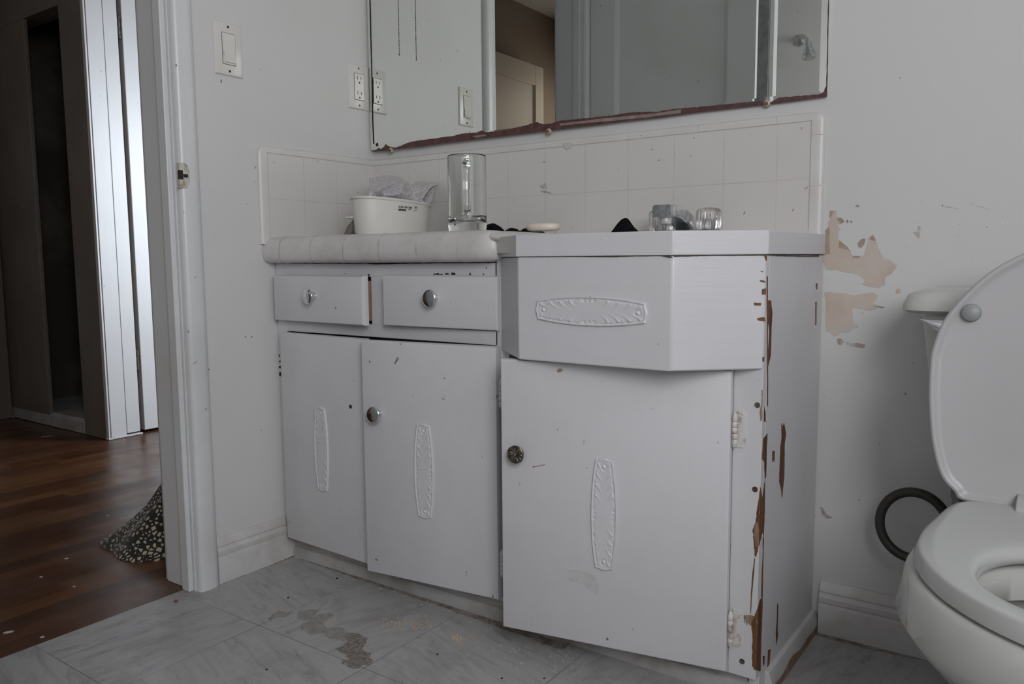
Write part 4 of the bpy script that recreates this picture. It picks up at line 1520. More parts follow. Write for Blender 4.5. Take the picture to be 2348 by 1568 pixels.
# ================================================================== SWITCH AND OUTLET
def wall_plate(name, y0, y1, z0, z1, label, cat):
    e = empty(name, (0, (y0 + y1) / 2, z0), label, cat)
    b = NB()
    rings = []
    for ins, d in ((0, 0.0), (0, 0.0012), (0.0022, 0.0042), (0.0045, 0.0052)):
        rings.append([Vector((d, y0 + ins, z0 + ins)), Vector((d, y1 - ins, z0 + ins)), Vector((d, y1 - ins, z1 - ins)), Vector((d, y0 + ins, z1 - ins))])
    loft(b, rings)
    mk('wall_plate', b, M_PLATE, e, angle=25)
    cy, cz = (y0 + y1) / 2, (z0 + z1) / 2
    for s in (-1, 1):
        b = NB()
        lathe(b, (0.0050, cy, cz + s * 0.0485), (1, 0, 0), [(.0030, 0), (.0028, .0010), (.0010, .0013)], 14)
        mk('screw', b, M_RUST if cat == 'outlet' else M_SLOT, e)
    b = NB()
    box(b, 0.0045, 0.0056, cy - .0178, cy + .0178, cz - .0348, cz + .0348)
    mk('insert_gap', b, M_SLOT, e, smooth=False)
    return e, cy, cz


sw, cy, cz = wall_plate('light_switch', -0.4905, -0.4165, 1.1640, 1.2815, 'ivory paddle light switch on the left wall above the counter', 'light switch')
b = NB()
# upper half pressed in, lower half tilts out
box(b, 0.0050, 0.0066, cy - .0168, cy + .0168, cz - .0338, cz + .0338)
poly_prism(b, [(0.0066, cy - .0150, cz + .031), (0.0070, cy - .0150, cz + .030), (0.0072, cy - .0150, cz), (0.0105, cy - .0150, cz - .030), (0.0066, cy - .0150, cz - .031)], (0, .030, 0))
mk('rocker', b, M_ROCK, sw, bevel=0.0006)
ou, cy, cz = wall_plate('wall_outlet', -0.0885, -0.0165, 1.1475, 1.2645, 'white double wall outlet beside the mirror edge', 'outlet')
b = NB(); box(b, 0.0050, 0.0068, cy - .0168, cy + .0168, cz - .0338, cz + .0338)
mk('receptacle', b, M_PLATE, ou, bevel=0.0006)
b = NB()
for s in (-1, 1):
    zc_ = cz + s * 0.0195
    box(b, 0.0064, 0.0071, cy - .0072, cy - .0055, zc_ - .001, zc_ + .0085)
    box(b, 0.0064, 0.0071, cy + .0055, cy + .0072, zc_ - .000, zc_ + .0075)
    lathe(b, (0.0064, cy, zc_ - .0085), (1, 0, 0), [(.0026, 0), (.0026, .0007)], 12)
mk('socket_slot', b, M_SLOT, ou, smooth=False)

# ================================================================== THINGS ON THE COUNTER
CT = ZC - .008 + .0002     # counter tile surface
# faucet
fa = empty('faucet', (0.950, -0.085, CT), 'chrome two-handle faucet with clear ribbed knobs at the sink', 'faucet')
fx0, fy0 = 0.950, -0.088
b = NB()
pts = [Vector((fx0 + 0.078 * math.cos(t) * (1 if abs(math.cos(t)) > 0 else 1), fy0 + 0.026 * math.sin(t), 0)) for t in [2 * PI * k / 40 for k in range(40)]]
loft(b, [[p + Vector((0, 0, CT)) for p in pts], [p + Vector((0, 0, CT + .009)) for p in pts], [Vector((fx0 + (p.x - fx0) * .95, fy0 + (p.y - fy0) * .86, CT + .013)) for p in pts]])
mk('base', b, M_CHROME_D, fa)
b = NB()
# spout: rises from the base and reaches forward, wide blunt tip
path = [(0, fy0 + .012, CT + .010, .019, .006), (0, fy0 - .004, CT + .030, .020, .015), (0, fy0 - .026, CT + .0385, .0200, .0135), (0, fy0 - .055, CT + .0450, .0198, .0125), (0, fy0 - .080, CT + .0468, .0195, .0118), (0, fy0 - .106, CT + .0470, .0193, .0118), (0, fy0 - .1075, CT + .0470, .0185, .0112)]
rings = []
for (_, y, z, hw, hh) in path:
    ring = []
    for k in range(28):
        t = 2 * PI * k / 28
        c, s = math.cos(t), math.sin(t)
        ex = 2.0 / 7.0
        ring.append(Vector((fx0 + hw * math.copysign(abs(c) ** ex, c), y, z + hh * math.copysign(abs(s) ** ex, s))))
    rings.append(ring)
loft(b, rings)
mk('spout', b, M_CHROME_D, fa, angle=50)
b = NB()
lathe(b, (fx0, fy0 - .088, CT + .0215), (0, 0, 1), [(.0090, 0), (.0105, .001), (.0114, .004), (.0114, .010), (.0125, .0105), (.0125, .018)], 28)
mk('aerator', b, mottled('aerator_limed', (.50, .50, .49), (.66, .66, .64), 60, .35, metal=.3), fa)
b = NB(); lathe(b, (fx0, fy0 - .088, CT + .0212), (0, 0, 1), [(.0074, 0), (.0074, .0008)], 20); mk('aerator_screen', b, M_BARE_L, fa)
b = NB()
cyl(b, (fx0 + .004, fy0 + .020, CT + .008), (fx0 + .004, fy0 + .020, CT + .040), 0.0018, 10)
lathe(b, (fx0 + .004, fy0 + .020, CT + .038), (0, 0, 1), [(.0025, 0), (.0068, .0015), (.0068, .004), (.003, .006), (.001, .0062)], 18)
mk('lift_rod', b, M_CHROME, fa)
for s in (-1, 1):
    b = NB()
    lathe(b, (fx0 + s * .0508, fy0, CT + .014), (0, 0, 1), [(.0205, 0), (.0225, .002), (.0235, .010), (.0235, .032), (.0225, .037), (.019, .0400), (.0175, .0385), (.010, .0375), (.001, .0375)], 96, lobes=16, amp=0.035)
    h_ = mk('handle', b, M_ACRYL, fa, angle=60)
    tag(h_, 'clear ribbed acrylic knob')
    b = NB()
    lathe(b, (fx0 + s * .0508, fy0, CT + .011), (0, 0, 1), [(.011, 0), (.0105, .012), (.0075, .022), (.0045, .030), (.001, .031)], 20)
    mk('stem', b, M_CHROME_D, h_)
    b = NB(); lathe(b, (fx0 + s * .0508, fy0, CT + .0520), (0, 0, 1), [(.0150, 0), (.0150, .0016), (.0110, .0034), (.0010, .0042)], 20)
    mk('cap', b, plain('amber_cap' + ('l' if s < 0 else 'r'), (0.30, 0.20, 0.13), 0.25), h_)

# black cloth lump by the faucet
def lump(name, cx, cy, z0, rx, ry, h, mat, label, cat, seed, peaks=((0, 0, 1.0, 1.0),), freq=22, amp=.25, res=44):
    b = NB()
    vg = []
    for i in range(res + 1):
        row = []
        for j in range(res + 1):
            u, v = -1 + 2 * i / res, -1 + 2 * j / res
            d = math.hypot(u, v)
            # map square to disc
            q = max(abs(u), abs(v))
            if d > 0: u2, v2 = u / d * q, v / d * q
            else: u2 = v2 = 0
            wob = 1 + amp * .8 * noise.noise((math.atan2(v2, u2) * 1.3, seed, 0))
            x, y = cx + u2 * rx * wob, cy + v2 * ry * wob
            hh = 0
            for (px_, py_, ph, pr) in peaks:
                hh = max(hh, ph * math.exp(-(((u2 - px_) ** 2 + (v2 - py_) ** 2) / pr ** 2) * 2.2))
            edge = max(0, 1 - q ** 4)
            n_ = noise.noise((x * freq, y * freq, seed)) + .5 * noise.noise((x * freq * 2.3, y * freq * 2.3, seed + 5))
            z = z0 + 0.0006 + h * edge * max(0.04, hh * (1 + amp * n_) + .05)
            row.append(b.verts.new((x, y, z)))
        vg.append(row)
    for i in range(res):
        for j in range(res):
            b.faces.new([vg[i][j], vg[i + 1][j], vg[i + 1][j + 1], vg[i][j + 1]])
    # underside
    lo = []
    edge_v = [vg[i][0] for i in range(res + 1)] + [vg[res][j] for j in range(1, res + 1)] + [vg[i][res] for i in range(res - 1, -1, -1)] + [vg[0][j] for j in range(res - 1, 0, -1)]
    dn = [b.verts.new((v.co.x, v.co.y, z0)) for v in edge_v]
    n = len(edge_v)
    for i in range(n): b.faces.new([edge_v[i], edge_v[(i + 1) % n], dn[(i + 1) % n], dn[i]])
    b.faces.new(dn)
    o = mk(name, b, mat, origin=(cx, cy, z0), angle=80)
    return tag(o, label, cat)


lump('black_cloth', 0.842, -0.135, CT, 0.040, 0.026, 0.033, M_BLACK, 'small crumpled black cloth left of the chrome faucet', 'cloth', 3.3, peaks=((0.05, 0, 1.0, 1.15),), freq=30, amp=.3)
lump('black_cloth', 0.530, -0.085, CT, 0.120, 0.042, 0.043, M_BLACK, 'crumpled black cloth spread behind and right of the glass mug', 'cloth', 8.1, peaks=((-.60, 0, 1.0, .60), (-.05, 0, .68, .45), (.30, 0, .56, .45), (.62, 0, .47, .4), (.85, 0, .38, .3)), freq=26, amp=.3)
# soap
b = NB()
rings = []
for f_, z in ((0.70, 0.0), (0.90, .0015), (0.99, .005), (1.0, .0085), (0.97, .012), (0.90, .0142), (0.75, .0150)):
    ring = []
    for k in range(36):
        t = 2 * PI * k / 36
        c, s = math.cos(t), math.sin(t)
        ring.append(Vector((0.7150 + .0355 * f_ * math.copysign(abs(c) ** .8, c), -0.2450 + .024 * f_ * math.copysign(abs(s) ** .8, s), 0.8010 + z)))
    rings.append(ring)
loft(b, rings)
tag(mk('soap_bar', b, M_SOAP), 'pale cream oval soap bar on the counter corner', 'soap')

# glass mug: tall clear cylinder with thick base and handle towards the viewer
gm = empty('glass_mug', (0.5250, -0.250, CT), 'tall clear glass mug with thick base and moulded handle', 'glass mug')
gx, gy, gR, gH = 0.5250, -0.250, 0.0412, 0.178
b = NB()
prof = [(0.001, 0.004), (.028, .0035), (.034, .0), (.0390, .0015), (gR, .006), (gR, .034), (gR, gH - .004), (gR - .0004, gH - .0012), (gR - .0016, gH), (gR - .0030, gH - .001), (gR - .0036, gH - .004), (gR - .0042, .052), (gR - .0052, .042), (gR - .011, .0370), (.016, .0355), (0.001, .0355)]
lathe(b, (gx, gy, CT), (0, 0, 1), prof, 72, cap0=False, cap1=False)
# close the poles
bmesh.ops.remove_doubles(b, verts=b.verts, dist=1e-4)
mk('mug_body', b, M_GLASS, gm, angle=50)
b = NB()
vd = Vector((CAM.x - gx, CAM.y - gy, 0)).normalized()
P0 = Vector((gx, gy, CT)) + vd * gR
path = []
for k in range(25):
    t = k / 24
    z = .158 - .108 * t
    out = .030 * math.sin(PI * t) ** .45
    path.append(P0 + vd * (out - .001) + Vector((0, 0, z)))
tube(b, path, [.010 if (k < 2 or k > 22) else .0072 for k in range(25)], 18)
mk('handle', b, M_GLASS, gm)

# plastic tub, long side facing right, with the printed label
tub = empty('plastic_tub', (0.2, -0.2, CT), 'white oval plastic tub with small printed label, holding a grey cloth', 'tub')


TX, TY, TA, TC = 0.248, -0.192, 0.058, 0.119
TZ = 0.886


def tub_ring(f_, z, n=72, e=0.86):
    out = []
    for k in range(n):
        t = 2 * PI * k / n
        co, si = math.cos(t), math.sin(t)
        x, y = TA * f_ * math.copysign(abs(co) ** e, co), TC * f_ * math.copysign(abs(si) ** e, si)
        out.append(Vector((TX + x, TY + y, z - (z - CT) / (TZ - CT) * y * .045)))
    return out


def on_tub(u, v):
    """point of the tub's outer side seen at a photo pixel"""
    d = ray(u, v)
    t = 1.5
    while t < 2.6:
        p = CAM + d * t
        f_ = .885 + (.958 - .885) * (p.z - CT) / (TZ - CT)
        if abs((p.x - TX) / (TA * f_)) ** (2 / .86) + abs((p.y - TY) / (TC * f_)) ** (2 / .86) <= 1: return p - d * .0004
        t += .0004
    return None


b = NB()
loft(b, [tub_ring(.05, CT), tub_ring(.865, CT), tub_ring(.887, CT + .004), tub_ring(.932, .85), tub_ring(.958, TZ - .006), tub_ring(.985, TZ - .0055), tub_ring(1.0, TZ - .003), tub_ring(.998, TZ - .0005), tub_ring(.98, TZ), tub_ring(.955, TZ - .001), tub_ring(.935, TZ - .004),
         tub_ring(.91, .85), tub_ring(.845, CT + .005), tub_ring(.82, CT + .003), tub_ring(.05, CT + .003)])
mk('tub_body', b, M_TUB, tub, angle=50)
b = NB()
box(b, 0.203, 0.224, -0.302, -0.274, 0.8425, 0.8465)
mk('handle_tab', b, M_TUB, tub, bevel=0.001)
# printed label: barcode bars, block and small marks
b = NB()
r = random.Random(2)


def lab(u0, v0, u1, v1):
    c = [on_tub(u0, v0), on_tub(u1, v0), on_tub(u1, v1), on_tub(u0, v1)]
    if None in c: return
    poly_prism(b, [p + Vector((.0004, 0, 0)) for p in c], Vector((-.0016, 0, 0)))


u = 914
while u < 943:
    wd = r.choice((0.8, 1.2, 1.8))
    lab(u, 471.5 + (u - 914) * .09, u + wd, 476.0 + (u - 914) * .09)
    u += wd + r.choice((0.7, 1.0, 1.4))
for k in range(5): lab(913.5 + k * 3.6, 478.5 + k * .25, 916.6 + k * 3.6, 483 + k * .25)
for k in range(3): lab(936 + k * 2.4, 479.5, 937.8 + k * 2.4, 481)
for (du, dv) in ((0, 0), (3, 0), (0, 3.2), (3.4, 2.6), (1.7, 1.6), (5.5, .3), (5.5, 3.0)): lab(950 + du, 473.5 + dv, 951.6 + du, 475.3 + dv)
for k in range(4): lab(949 + k * 2.2, 482, 950.4 + k * 2.2, 483.2)
stuff(mk('printed_label', b, M_INK, tub, smooth=False))


def sheet(name, net, mat, label, cat, thick=0.0012, namp=0.002, sub=3):
    """soft cloth from a control net: list of rows of (px u, px v, depth plane x)"""
    b = NB()
    g = [[b.verts.new(on_plane(u, v, (x, 0, 0), (1, 0, 0))) for (u, v, x) in row] for row in net]
    for i in range(len(g) - 1):
        for j in range(len(g[0]) - 1):
            b.faces.new([g[i][j], g[i][j + 1], g[i + 1][j + 1], g[i + 1][j]])
    bmesh.ops.subdivide_edges(b, edges=b.edges[:], cuts=2, use_grid_fill=True)
    for v in b.verts:
        v.co += Vector((noise.noise(v.co * 60), noise.noise(v.co * 60 + Vector((9, 0, 0))), noise.noise(v.co * 60 + Vector((0, 9, 0))))) * namp * 1.5
    o = mk(name, b, mat, sub=2)
    m = o.modifiers.new('solid', 'SOLIDIFY'); m.thickness = thick
    return tag(o, label, cat)


sheet('grey_cloth', [
    [(852, 462, .135), (880, 462, .135), (912, 462, .14), (932, 466, .17), (950, 470, .20), (985, 476, .24)],
    [(848, 407, .15), (876, 400, .15), (916, 401, .15), (933, 428, .18), (958, 414, .20), (1004, 418, .245)],
    [(847, 409, .16), (884, 405, .17), (920, 407, .17), (934, 432, .20), (962, 417, .21), (1005, 421, .25)],
    [(846, 424, .19), (880, 424, .215), (912, 418, .19), (937, 414, .215), (944, 436, .225), (985, 432, .24)],
    [(843, 440, .20), (868, 434, .235), (892, 436, .205), (918, 424, .235), (938, 448, .215), (972, 448, .25)],
    [(846, 458, .21), (872, 454, .215), (892, 446, .235), (922, 444, .245), (944, 440, .235), (968, 462, .25)],
    [(850, 472, .20), (880, 472, .20), (905, 470, .215), (930, 476, .22), (956, 458, .248), (998, 472, .285)],
], M_GREYCLOTH, 'grey printed cotton cloth bundled in the white plastic tub', 'cloth', namp=.003)
lump('dark_rag', 0.158, -0.232, CT, 0.036, 0.034, 0.056, mottled('brown_grey_rag', (0.09, 0.075, 0.065), (0.26, 0.23, 0.21), 40, .9), 'small dark brown rag behind the left end of the tub', 'rag', 5.5, freq=26, amp=.35, peaks=((0, 0, 1, 1.3),))

# ================================================================== TOILET
XC = 1.632
to = empty('toilet', (XC, -0.4, 0), 'white toilet with raised lid right of the vanity', 'toilet')
SEAT_T = [(-0.7645, 0), (-0.7630, .022), (-0.7560, .042), (-0.7455, .0600), (-0.7270, .0865), (-0.7080, .106), (-0.6860, .1255), (-0.6600, .142), (-0.6320, .1560), (-0.6010, .1680), (-0.5652, .1748), (-0.5300, .1768), (-0.4963, .1762), (-0.4450, .1705), (-0.3986, .1658), (-0.3550, .1595), (-0.3400, .1545), (-0.3300, .142), (-0.3270, .09), (-0.3270, 0)]


def outline(tab, inset=0.0, n=96, z=0.0, sc=1.0, cy=-0.56):
    """closed symmetric outline resampled by angle round (XC, cy)"""
    half = [(h, y) for y, h in tab]
    pts = half + [(-h, y) for h, y in reversed(half[1:-1])]
    # signed polyline to polar samples
    P = [(x, y - cy) for x, y in pts]
    out = []
    m = len(P)
    for k in range(n):
        a = 2 * PI * k / n - PI / 2
        d = (math.cos(a), math.sin(a))
        best = None
        for i in range(m):
            x1, y1 = P[i]; x2, y2 = P[(i + 1) % m]
            ex, ey = x2 - x1, y2 - y1
            det = d[0] * (-ey) - d[1] * (-ex)
            if abs(det) < 1e-12: continue
            t = (x1 * (-ey) - y1 * (-ex)) / det
            s_ = (d[0] * y1 - d[1] * x1) / det
            if t > 0 and -1e-6 <= s_ <= 1 + 1e-6:
                if best is None or t > best: best = t
        best = (best or 0.1) * sc - inset
        out.append(Vector((XC + d[0] * best, cy + d[1] * best, z)))
    # soften
    for _ in range(2):
        out = [(out[i - 1] + out[i] * 2 + out[(i + 1) % n]) / 4 for i in range(n)]
    return out


def ell(a, c, cy, z, n=96, p=1.0):
    out = []
    for k in range(n):
        t = 2 * PI * k / n - PI / 2
        co, si = math.cos(t), math.sin(t)
        out.append(Vector((XC + a * math.copysign(abs(co) ** p, co), cy + c * math.copysign(abs(si) ** p, si), z)))
    return out


ZS_ = 0.405
# seat ring
O0 = outline(SEAT_T)
I0 = ell(0.104, 0.109, -0.617, 0, p=0.90)
b = NB()
prof = [(0.020, -.0045), (-0.045, -.0185), (-0.03, -.0225), (0.5, -.0225), (0.96, -.0215), (1.0, -.017), (0.995, -.010), (0.97, -.0045), (0.92, -.0012), (0.84, 0), (0.20, 0), (0.09, -.0008), (0.045, -.0022)]
cols = []
for t, dz in prof:
    cols.append([b.verts.new(Vector((o_.x + (i_.x - o_.x) * t, o_.y + (i_.y - o_.y) * t, ZS_ + dz))) for o_, i_ in zip(O0, I0)])
for c0, c1 in zip(cols, cols[1:] + cols[:1]): ring_faces(b, c0, c1)
mk('seat', b, M_SEAT, to, angle=70)
# bowl
ROUT = [(y, h * 1.02 + (.010 if h > 0 else 0)) for y, h in SEAT_T]
b = NB()


def brow(yb, yf, hw, z, p=0.86, n=96):
    cyy = (yb + yf) / 2
    return ell(hw, (yb - yf) / 2, cyy, z, n, p)


rr_ = []
rr_.append(brow(-.16, -.49, .098, 0.0, .8))
rr_.append(brow(-.16, -.49, .096, 0.02, .8))
rr_.append(brow(-.15, -.50, .098, 0.07, .82))
rr_.append(brow(-.15, -.53, .108, 0.13, .86))
rr_.append(brow(-.17, -.59, .130, 0.19, .9))
rr_.append(brow(-.20, -.665, .163, 0.245, .92))
rr_.append(brow(-.23, -.725, .188, 0.295, .92))
rr_.append(brow(-.26, -.760, .197, 0.330, .90))
rr_.append([p + Vector((0, 0, .358)) for p in outline(ROUT, 0.000)])
rr_.append([p + Vector((0, 0, .371)) for p in outline(ROUT, 0.002)])
rr_.append([p + Vector((0, 0, .377)) for p in outline(ROUT, 0.007)])
rr_.append([p + Vector((0, 0, .379)) for p in outline(ROUT, 0.013)])
rr_.append(ell(.124, .124, -.615, .379))
rr_.append(ell(.116, .118, -.615, .374))
rr_.append(ell(.114, .116, -.615, .340))
rr_.append(ell(.130, .130, -.610, .332))
rr_.append(ell(.128, .128, -.605, .30))
rr_.append(ell(.110, .110, -.595, .24))
rr_.append(ell(.075, .075, -.57, .18))
rr_.append(ell(.050, .050, -.56, .12))
rr_.append(ell(.012, .012, -.55, .10))
loft(b, rr_)
mk('bowl', b, M_CERAM, to, angle=70)
# platform under the tank
b = NB()
pts = []
rings = []
for z, hw in ((0.25, .085), (0.31, .11), (0.345, .125), (0.366, .130), (0.371, .126)):
    rings.append([Vector(p) for p in ((XC - hw, -.335, z), (XC - hw * .95, -.05, z), (XC + hw * .95, -.05, z), (XC + hw, -.335, z))])
loft(b, rings)
mk('tank_platform', b, M_CERAM, to, bevel=0.01, seg=3)
# tank
b = NB()


def rrect(x0, x1, y0, y1, r, z, n=6):
    out = []
    for (cx, cy, a0) in ((x1 - r, y1 - r, 0), (x0 + r, y1 - r, 90), (x0 + r, y0 + r, 180), (x1 - r, y0 + r, 270)):
        for q in range(n + 1):
            a = math.radians(a0 + 90 * q / n)
            out.append(Vector((cx + r * math.cos(a), cy + r * math.sin(a), z)))
    return out


loft(b, [rrect(XC - .185, XC + .185, -.180, -.030, .035, .374), rrect(XC - .200, XC + .200, -.190, -.022, .035, .395), rrect(XC - .215, XC + .215, -.196, -.020, .035, .50), rrect(XC - .235, XC + .235, -.202, -.018, .035, .655), rrect(XC - .235, XC + .235, -.202, -.018, .035, .662)])
mk('tank', b, M_CERAM, to, angle=50)
b = NB()
loft(b, [rrect(XC - .255, XC + .248, -.214, -.012, .035, .6555), rrect(XC - .262, XC + .254, -.220, -.010, .038, .660), rrect(XC - .262, XC + .254, -.220, -.010, .038, .668), rrect(XC - .255, XC + .248, -.214, -.012, .036, .684), rrect(XC - .240, XC + .240, -.206, -.014, .036, .691), rrect(XC - .225, XC + .225, -.192, -.02, .036, .6935)])
mk('tank_lid', b, M_CERAM, to, angle=50)
# flush lever
b = NB()
P = Vector((1.458, -.203, .632))
lathe(b, P + Vector((0, .002, 0)), (0, -1, 0), [(.017, 0), (.0165, .005), (.010, .012), (.004, .013)], 24)
L0 = Vector((1.472, -.218, .634))
L1 = Vector((1.4015, -.224, .6475))
rings = []
for t, hw, hh in ((-.12, .018, .004), (0, .0270, .006), (.3, .0200, .0055), (.65, .0100, .0040), (.92, .0026, .0020), (1.0, .0008, .0008)):
    c = L0.lerp(L1, t) + Vector((0, 0, hw * -.55))
    rings.append([c + Vector((0, math.sin(2 * PI * k / 16) * hh, math.cos(2 * PI * k / 16) * hw)) for k in range(16)])
loft(b, rings)
tag(mk('flush_lever', b, M_CHROME, to), 'chrome pointed flush lever')
# lid
b = NB()
LH = Vector((XC, -.3315, .3985)); LT = Vector((XC, -.290, .770))
up = (LT - LH).normalized(); nrm = Vector((0, -up.z, up.y)).normalized()
if nrm.y > 0: nrm = -nrm
tabL = [(0.0, .150), (.010, .1605), (.030, .1790), (.078, .1935), (.140, .2010), (.185, .2020), (.205, .2005), (.245, .189), (.280, .1665), (.312, .138), (.336, .104), (.352, .068), (.360, .035), (.3625, 0)]
LEN = (LT - LH).length
half = [(h, s_ * LEN / .3625) for s_, h in tabL]
pts2 = half + [(-h, s_) for h, s_ in reversed(half[:-1])] + [(-.10, -.001), (-.04, -.001), (.04, -.001), (.10, -.001)]
_q = []
for i in range(len(pts2)):
    p0, p1, p2, p3 = [Vector(pts2[(i + k) % len(pts2)]) for k in (-1, 0, 1, 2)]
    for k in range(4):
        t = k / 4
        _q.append(0.5 * ((2 * p1) + (p2 - p0) * t + (2 * p0 - 5 * p1 + 4 * p2 - p3) * t * t + (3 * p1 - p0 - 3 * p2 + p3) * t ** 3))
pts2 = _q
cen = Vector((0, .185))


def lid_ring(ins, d):
    out = []
    for h, s_ in pts2:
        v = Vector((h, s_)) - cen
        l = v.length
        v = v * ((l - ins) / l) + cen
        out.append(LH + Vector((v.x, 0, 0)) + up * v.y + nrm * d)
    return out


loft(b, [lid_ring(.010, -.014), lid_ring(.003, -.012), lid_ring(0, -.007), lid_ring(0, .001), lid_ring(.0015, .0045), lid_ring(.0045, .0055), lid_ring(.0075, .0045), lid_ring(.010, .0015), lid_ring(.016, 0.0), lid_ring(.09, -.001)])
lid = mk('lid', b, M_LID, to, angle=50)
Bp = on_plane(2228, 717, LH, nrm)
b = NB()
lathe(b, Bp, nrm, [(.0125, -.001), (.0128, .004), (.0115, .0085), (.007, .0115), (.001, .0122)], 24)
mk('bumper', b, M_RUBBER, lid)
for s in (-1, 1):
    b = NB()
    x0, x1 = XC + s * .058 - .026, XC + s * .058 + .026
    poly_prism(b, [(x0, -.372, ZS_ - .004), (x0, -.372, ZS_ + .004), (x0, -.352, ZS_ + .011), (x0, -.330, ZS_ + .014), (x0, -.308, ZS_ + .012), (x0, -.300, ZS_), (x0, -.300, ZS_ - .028), (x0, -.372, ZS_ - .006)], (x1 - x0, 0, 0))
    mk('seat_hinge', b, M_SEAT, to, bevel=0.003, seg=3)
b = NB()
lathe(b, (1.462, -.150, .340), (0, 0, 1), [(.011, 0), (.0125, .002), (.0125, .012), (.015, .013), (.015, .030), (.010, .033), (.010, .040)], 6)
mk('supply_nut', b, M_GREYMETAL, to, smooth=False)

# braided supply line looping against the wall
b = NB()
pts = []
cx_, cz_ = 1.3835, 0.2680
for k in range(34):
    a = math.radians(-78 - k * 9.6)       # from bottom right, clockwise round the left, over the top
    R = 0.0590
    pts.append(Vector((cx_ + R * math.cos(a) * .93, -.075 + .0006 * k, cz_ + R * math.sin(a))))
head = [Vector((1.440, -.075, 0.170)), Vector((1.425, -.076, 0.185)), Vector((1.412, -.076, 0.197))]
tail = [Vector((1.446, -.070, .285)), Vector((1.453, -.095, .300)), Vector((1.459, -.125, .315)), Vector((1.462, -.148, .335))]
# smooth the joined path
path = head + [p for p in pts if True][:27] + tail
tube(b, path, 0.0088, 14)
hs = mk('supply_hose', b, M_BRAID, sub=1)
tag(hs, 'black braided water supply hose looping beside the toilet', 'hose')
b = NB()
lathe(b, (1.452, -.002, 0.150), (0, -1, 0), [(.028, -.001), (.027, .004), (.010, .007), (.010, .06), (.014, .062), (.014, .085), (.004, .088)], 24)
cyl(b, (1.452, -.075, .150), (1.441, -.075, .172), .010, 14)
tag(mk('shutoff_valve', b, M_CHROME, origin=(1.452, 0, .15)), 'chrome shutoff valve low on the wall behind the toilet', 'valve')

# ================================================================== LOOSE THINGS ON THE FLOORS
b = NB()
# heap: a cloth pulled up to a ridge behind the door jamb, spread at the hem
ridge = Vector((-0.300, -0.350, 0.285))
rows = []
NA, NRr = 72, 22
for q in range(NRr + 1):
    f = q / NRr
    row = []
    for k in range(NA):
        a = 2 * PI * k / NA
        R0 = 0.20 + 0.045 * math.cos(a - math.radians(229)) ** 3 + .018 * math.sin(3 * a + 1) + .010 * math.sin(7 * a)
        if abs(((math.degrees(a) - 230 + 180) % 360) - 180) < 14: R0 += 0.030 * (1 - abs(((math.degrees(a) - 230 + 180) % 360) - 180) / 14)
        fold = .012 * math.sin(5 * a + 6 * f) * f * (1.2 - f) * 2
        x = ridge.x + math.cos(a) * (R0 * f)
        y = ridge.y + math.sin(a) * (R0 * f)
        z = ridge.z * max(0, (1 - f) ** 1.15) * (1 + .25 * noise.noise((x * 14, y * 14, 2))) + fold + .003
        z = max(z, 0.001 + .004 * (1 - f))
        row.append(b.verts.new((x, y, z)))
    rows.append(row)
for r0, r1 in zip(rows, rows[1:]): ring_faces(b, r0, r1)
lowr = [b.verts.new((v.co.x, v.co.y, -.0008)) for v in rows[-1]]
ring_faces(b, rows[-1], lowr)
b.faces.new(lowr)
bmesh.ops.remove_doubles(b, verts=rows[0], dist=1e-3)
tag(mk('patterned_cloth', b, M_RAG, angle=80), 'black and cream patterned cloth heaped on the wooden hall floor', 'cloth')
b = NB()
r = random.Random(9)


def crumb_at(b, u, v, s):
    P = on_plane(u, v, (0, 0, 0), (0, 0, 1))
    bmesh.ops.create_icosphere(b, subdivisions=1, radius=s, matrix=Matrix.Translation(P + Vector((0, 0, s * .55))) @ Matrix.Rotation(r.uniform(0, 6), 4, 'Z') @ Matrix.Diagonal((1, r.uniform(.6, 1), .7, 1)))


for k in range(60): crumb_at(b, r.gauss(1048, 9), r.gauss(1464, 5), r.uniform(.0015, .0026))
for k in range(70): crumb_at(b, r.gauss(935, 32), r.gauss(1432, 7), r.uniform(.0012, .0022))
for k in range(150):
    u = r.uniform(870, 1330)
    crumb_at(b, u, 1395 + (u - 870) * .28 + r.gauss(0, 26), r.uniform(.0010, .0022))
cr = mk('crumbs', b, M_CRUMB, origin=(0.6, -.45, 0))
tag(cr, 'pale tan crumbs scattered on the vinyl in front of the vanity', 'crumbs', kind='stuff')
FL = [((0, -1, -.001), 18, 1450, .010, 'white paint flake on the wooden floor nearest the vinyl edge, leftmost'),
      ((0, 0, -.001), 97, 1461, .005, 'small pale flake on the boards right of the leftmost flake'),
      ((0, 0, -.001), 152, 1281, .007, 'dull grey flake on the dark boards, largest below the closet'),
      ((0, 0, -.001), 94, 1323, .004, 'tiny grey flake on the boards left of the middle'),
      ((0, 0, -.001), 170, 1345, .0035, 'tiny pale flake on the boards in the middle of the hall floor'),
      ((0, 0, -.001), 247, 1182, .005, 'white flake on the boards just left of the patterned cloth'),
      ((0, 0, -.001), 108, 1000, .022, 'long pale splinter on the floor in front of the closet sill')]
for i, (P0, u, v, s, lb) in enumerate(FL):
    P = on_plane(u, v, (0, 0, -.001), (0, 0, 1))
    b = NB()
    rr = random.Random(i + 40)
    m = 7
    asp = .18 if s > .02 else .55
    th = rr.uniform(.8, 1.4)
    ring = []
    for k in range(m):
        a = 2 * PI * k / m
        x, y = s * rr.uniform(.7, 1.1) * math.cos(a), s * asp * rr.uniform(.7, 1.1) * math.sin(a)
        ring.append(P + Vector((x * math.cos(th) - y * math.sin(th), x * math.sin(th) + y * math.cos(th), 0.0001)))
    poly_prism(b, ring, (0, 0, .0012))
    tag(mk('paint_flake', b, M_CHIP, smooth=False), lb, 'flake', 'paint flakes on the hall floor')
b = NB()
P = on_plane(404, 1380, (0, 0, 0), (0, 0, 1))
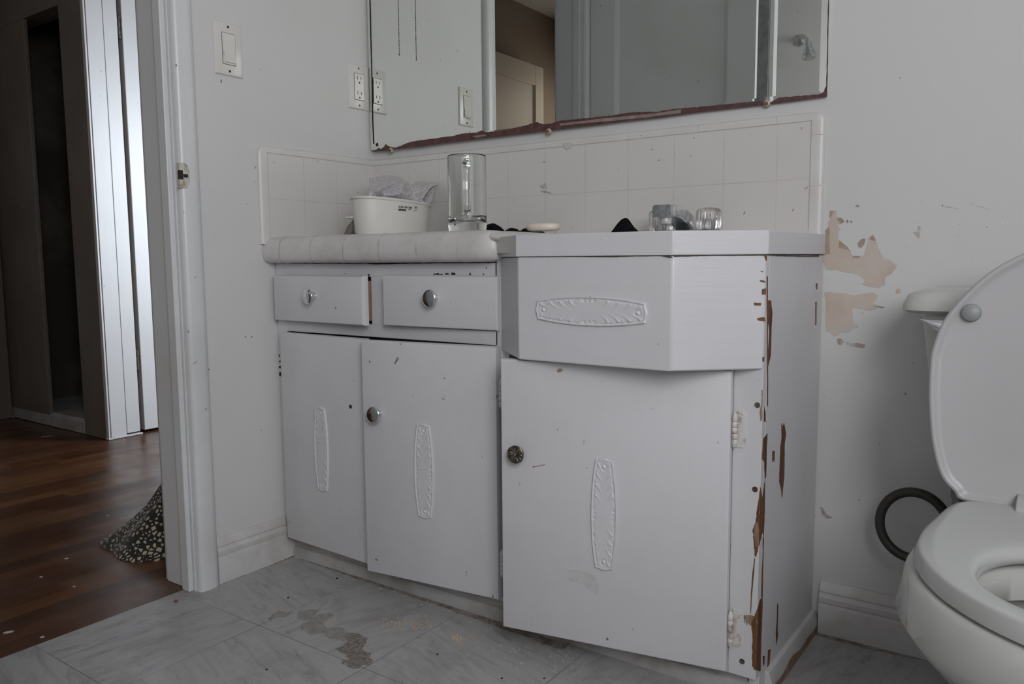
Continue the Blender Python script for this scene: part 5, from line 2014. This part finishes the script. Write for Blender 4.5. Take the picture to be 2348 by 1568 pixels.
bmesh.ops.create_icosphere(b, subdivisions=2, radius=.005, matrix=Matrix.Translation(P + Vector((0, 0, .002))) @ Matrix.Diagonal((1, .7, .5, 1)))
for v in b.verts: v.co += Vector((noise.noise(v.co * 300), noise.noise(v.co * 300 + Vector((5, 0, 0))), 0)) * .0015
tag(mk('rust_chip', b, M_RUST), 'small dark red chip on the vinyl near the doorway', 'chip')

# closet contents
lump('blue_cloth', -2.03, 0.33, 0.062, 0.17, 0.12, 0.075, M_BLUE, 'dark blue cloth bundle on the closet floor', 'cloth', 6.2, freq=14, amp=.4, peaks=((-.4, 0, .8, .6), (.4, .1, 1, .7)))
b = NB()
Mx = Matrix.Translation((-1.975, 0.50, 0.063)) @ Matrix.Rotation(math.radians(33), 4, 'Y')
box(b, -.008, .008, -.045, .045, 0.006, .50, Mx)
tag(mk('leaning_board', b, M_CLOSET, smooth=False, bevel=.001), 'dark board leaning inside the hall closet', 'board')

# ================================================================== SHOWER (seen in the mirror)
she = empty('shower_enclosure', (1.2, -2.13, 0), 'grey metal shower enclosure frame speckled with paint, reflected in the mirror', 'shower')
b = NB()
box(b, 0.382, 0.449, -2.16, -2.10, 0.0, 2.05)
box(b, 0.449, RX, -2.16, -2.10, 2.00, 2.05)
box(b, 0.449, RX, -2.18, -2.08, 0.0, 0.10)
mk('frame', b, M_GREYMETAL, she, bevel=.003)
b = NB(); box(b, 0.0, 0.382, -2.17, -2.09, 0.0, CZ); structure('wall_shower', b, M_WALL, smooth=False)
b = NB(); box(b, 0.449, 0.470, -2.155, -2.105, 0.10, 2.0)
mk('seal_strip', b, M_TRIM, she, bevel=.002)
sh = empty('wall_mounted_shower', (0.452, FY, 1.70), 'chrome shower arm and head on the shower wall, reflected in the mirror', 'shower')
b = NB(); lathe(b, (0.452, FY, 1.815), (0, 1, 0), [(.030, 0), (.028, .006), (.012, .010), (.004, .011)], 24); mk('flange', b, M_CHROME_D, sh)
b = NB()
tube(b, [(0.452, FY, 1.815), (0.460, FY + .04, 1.822), (0.480, FY + .08, 1.815), (0.505, FY + .11, 1.795), (0.525, FY + .13, 1.765)], .010, 14)
mk('arm', b, M_CHROME_D, sh)
b = NB()
lathe(b, (0.523, FY + .127, 1.772), (0.12, 0.12, -1), [(.013, 0), (.018, .02), (.020, .035), (.032, .065), (.034, .078), (.030, .082), (.002, .080)], 28)
mk('head', b, M_CHROME_D, sh)
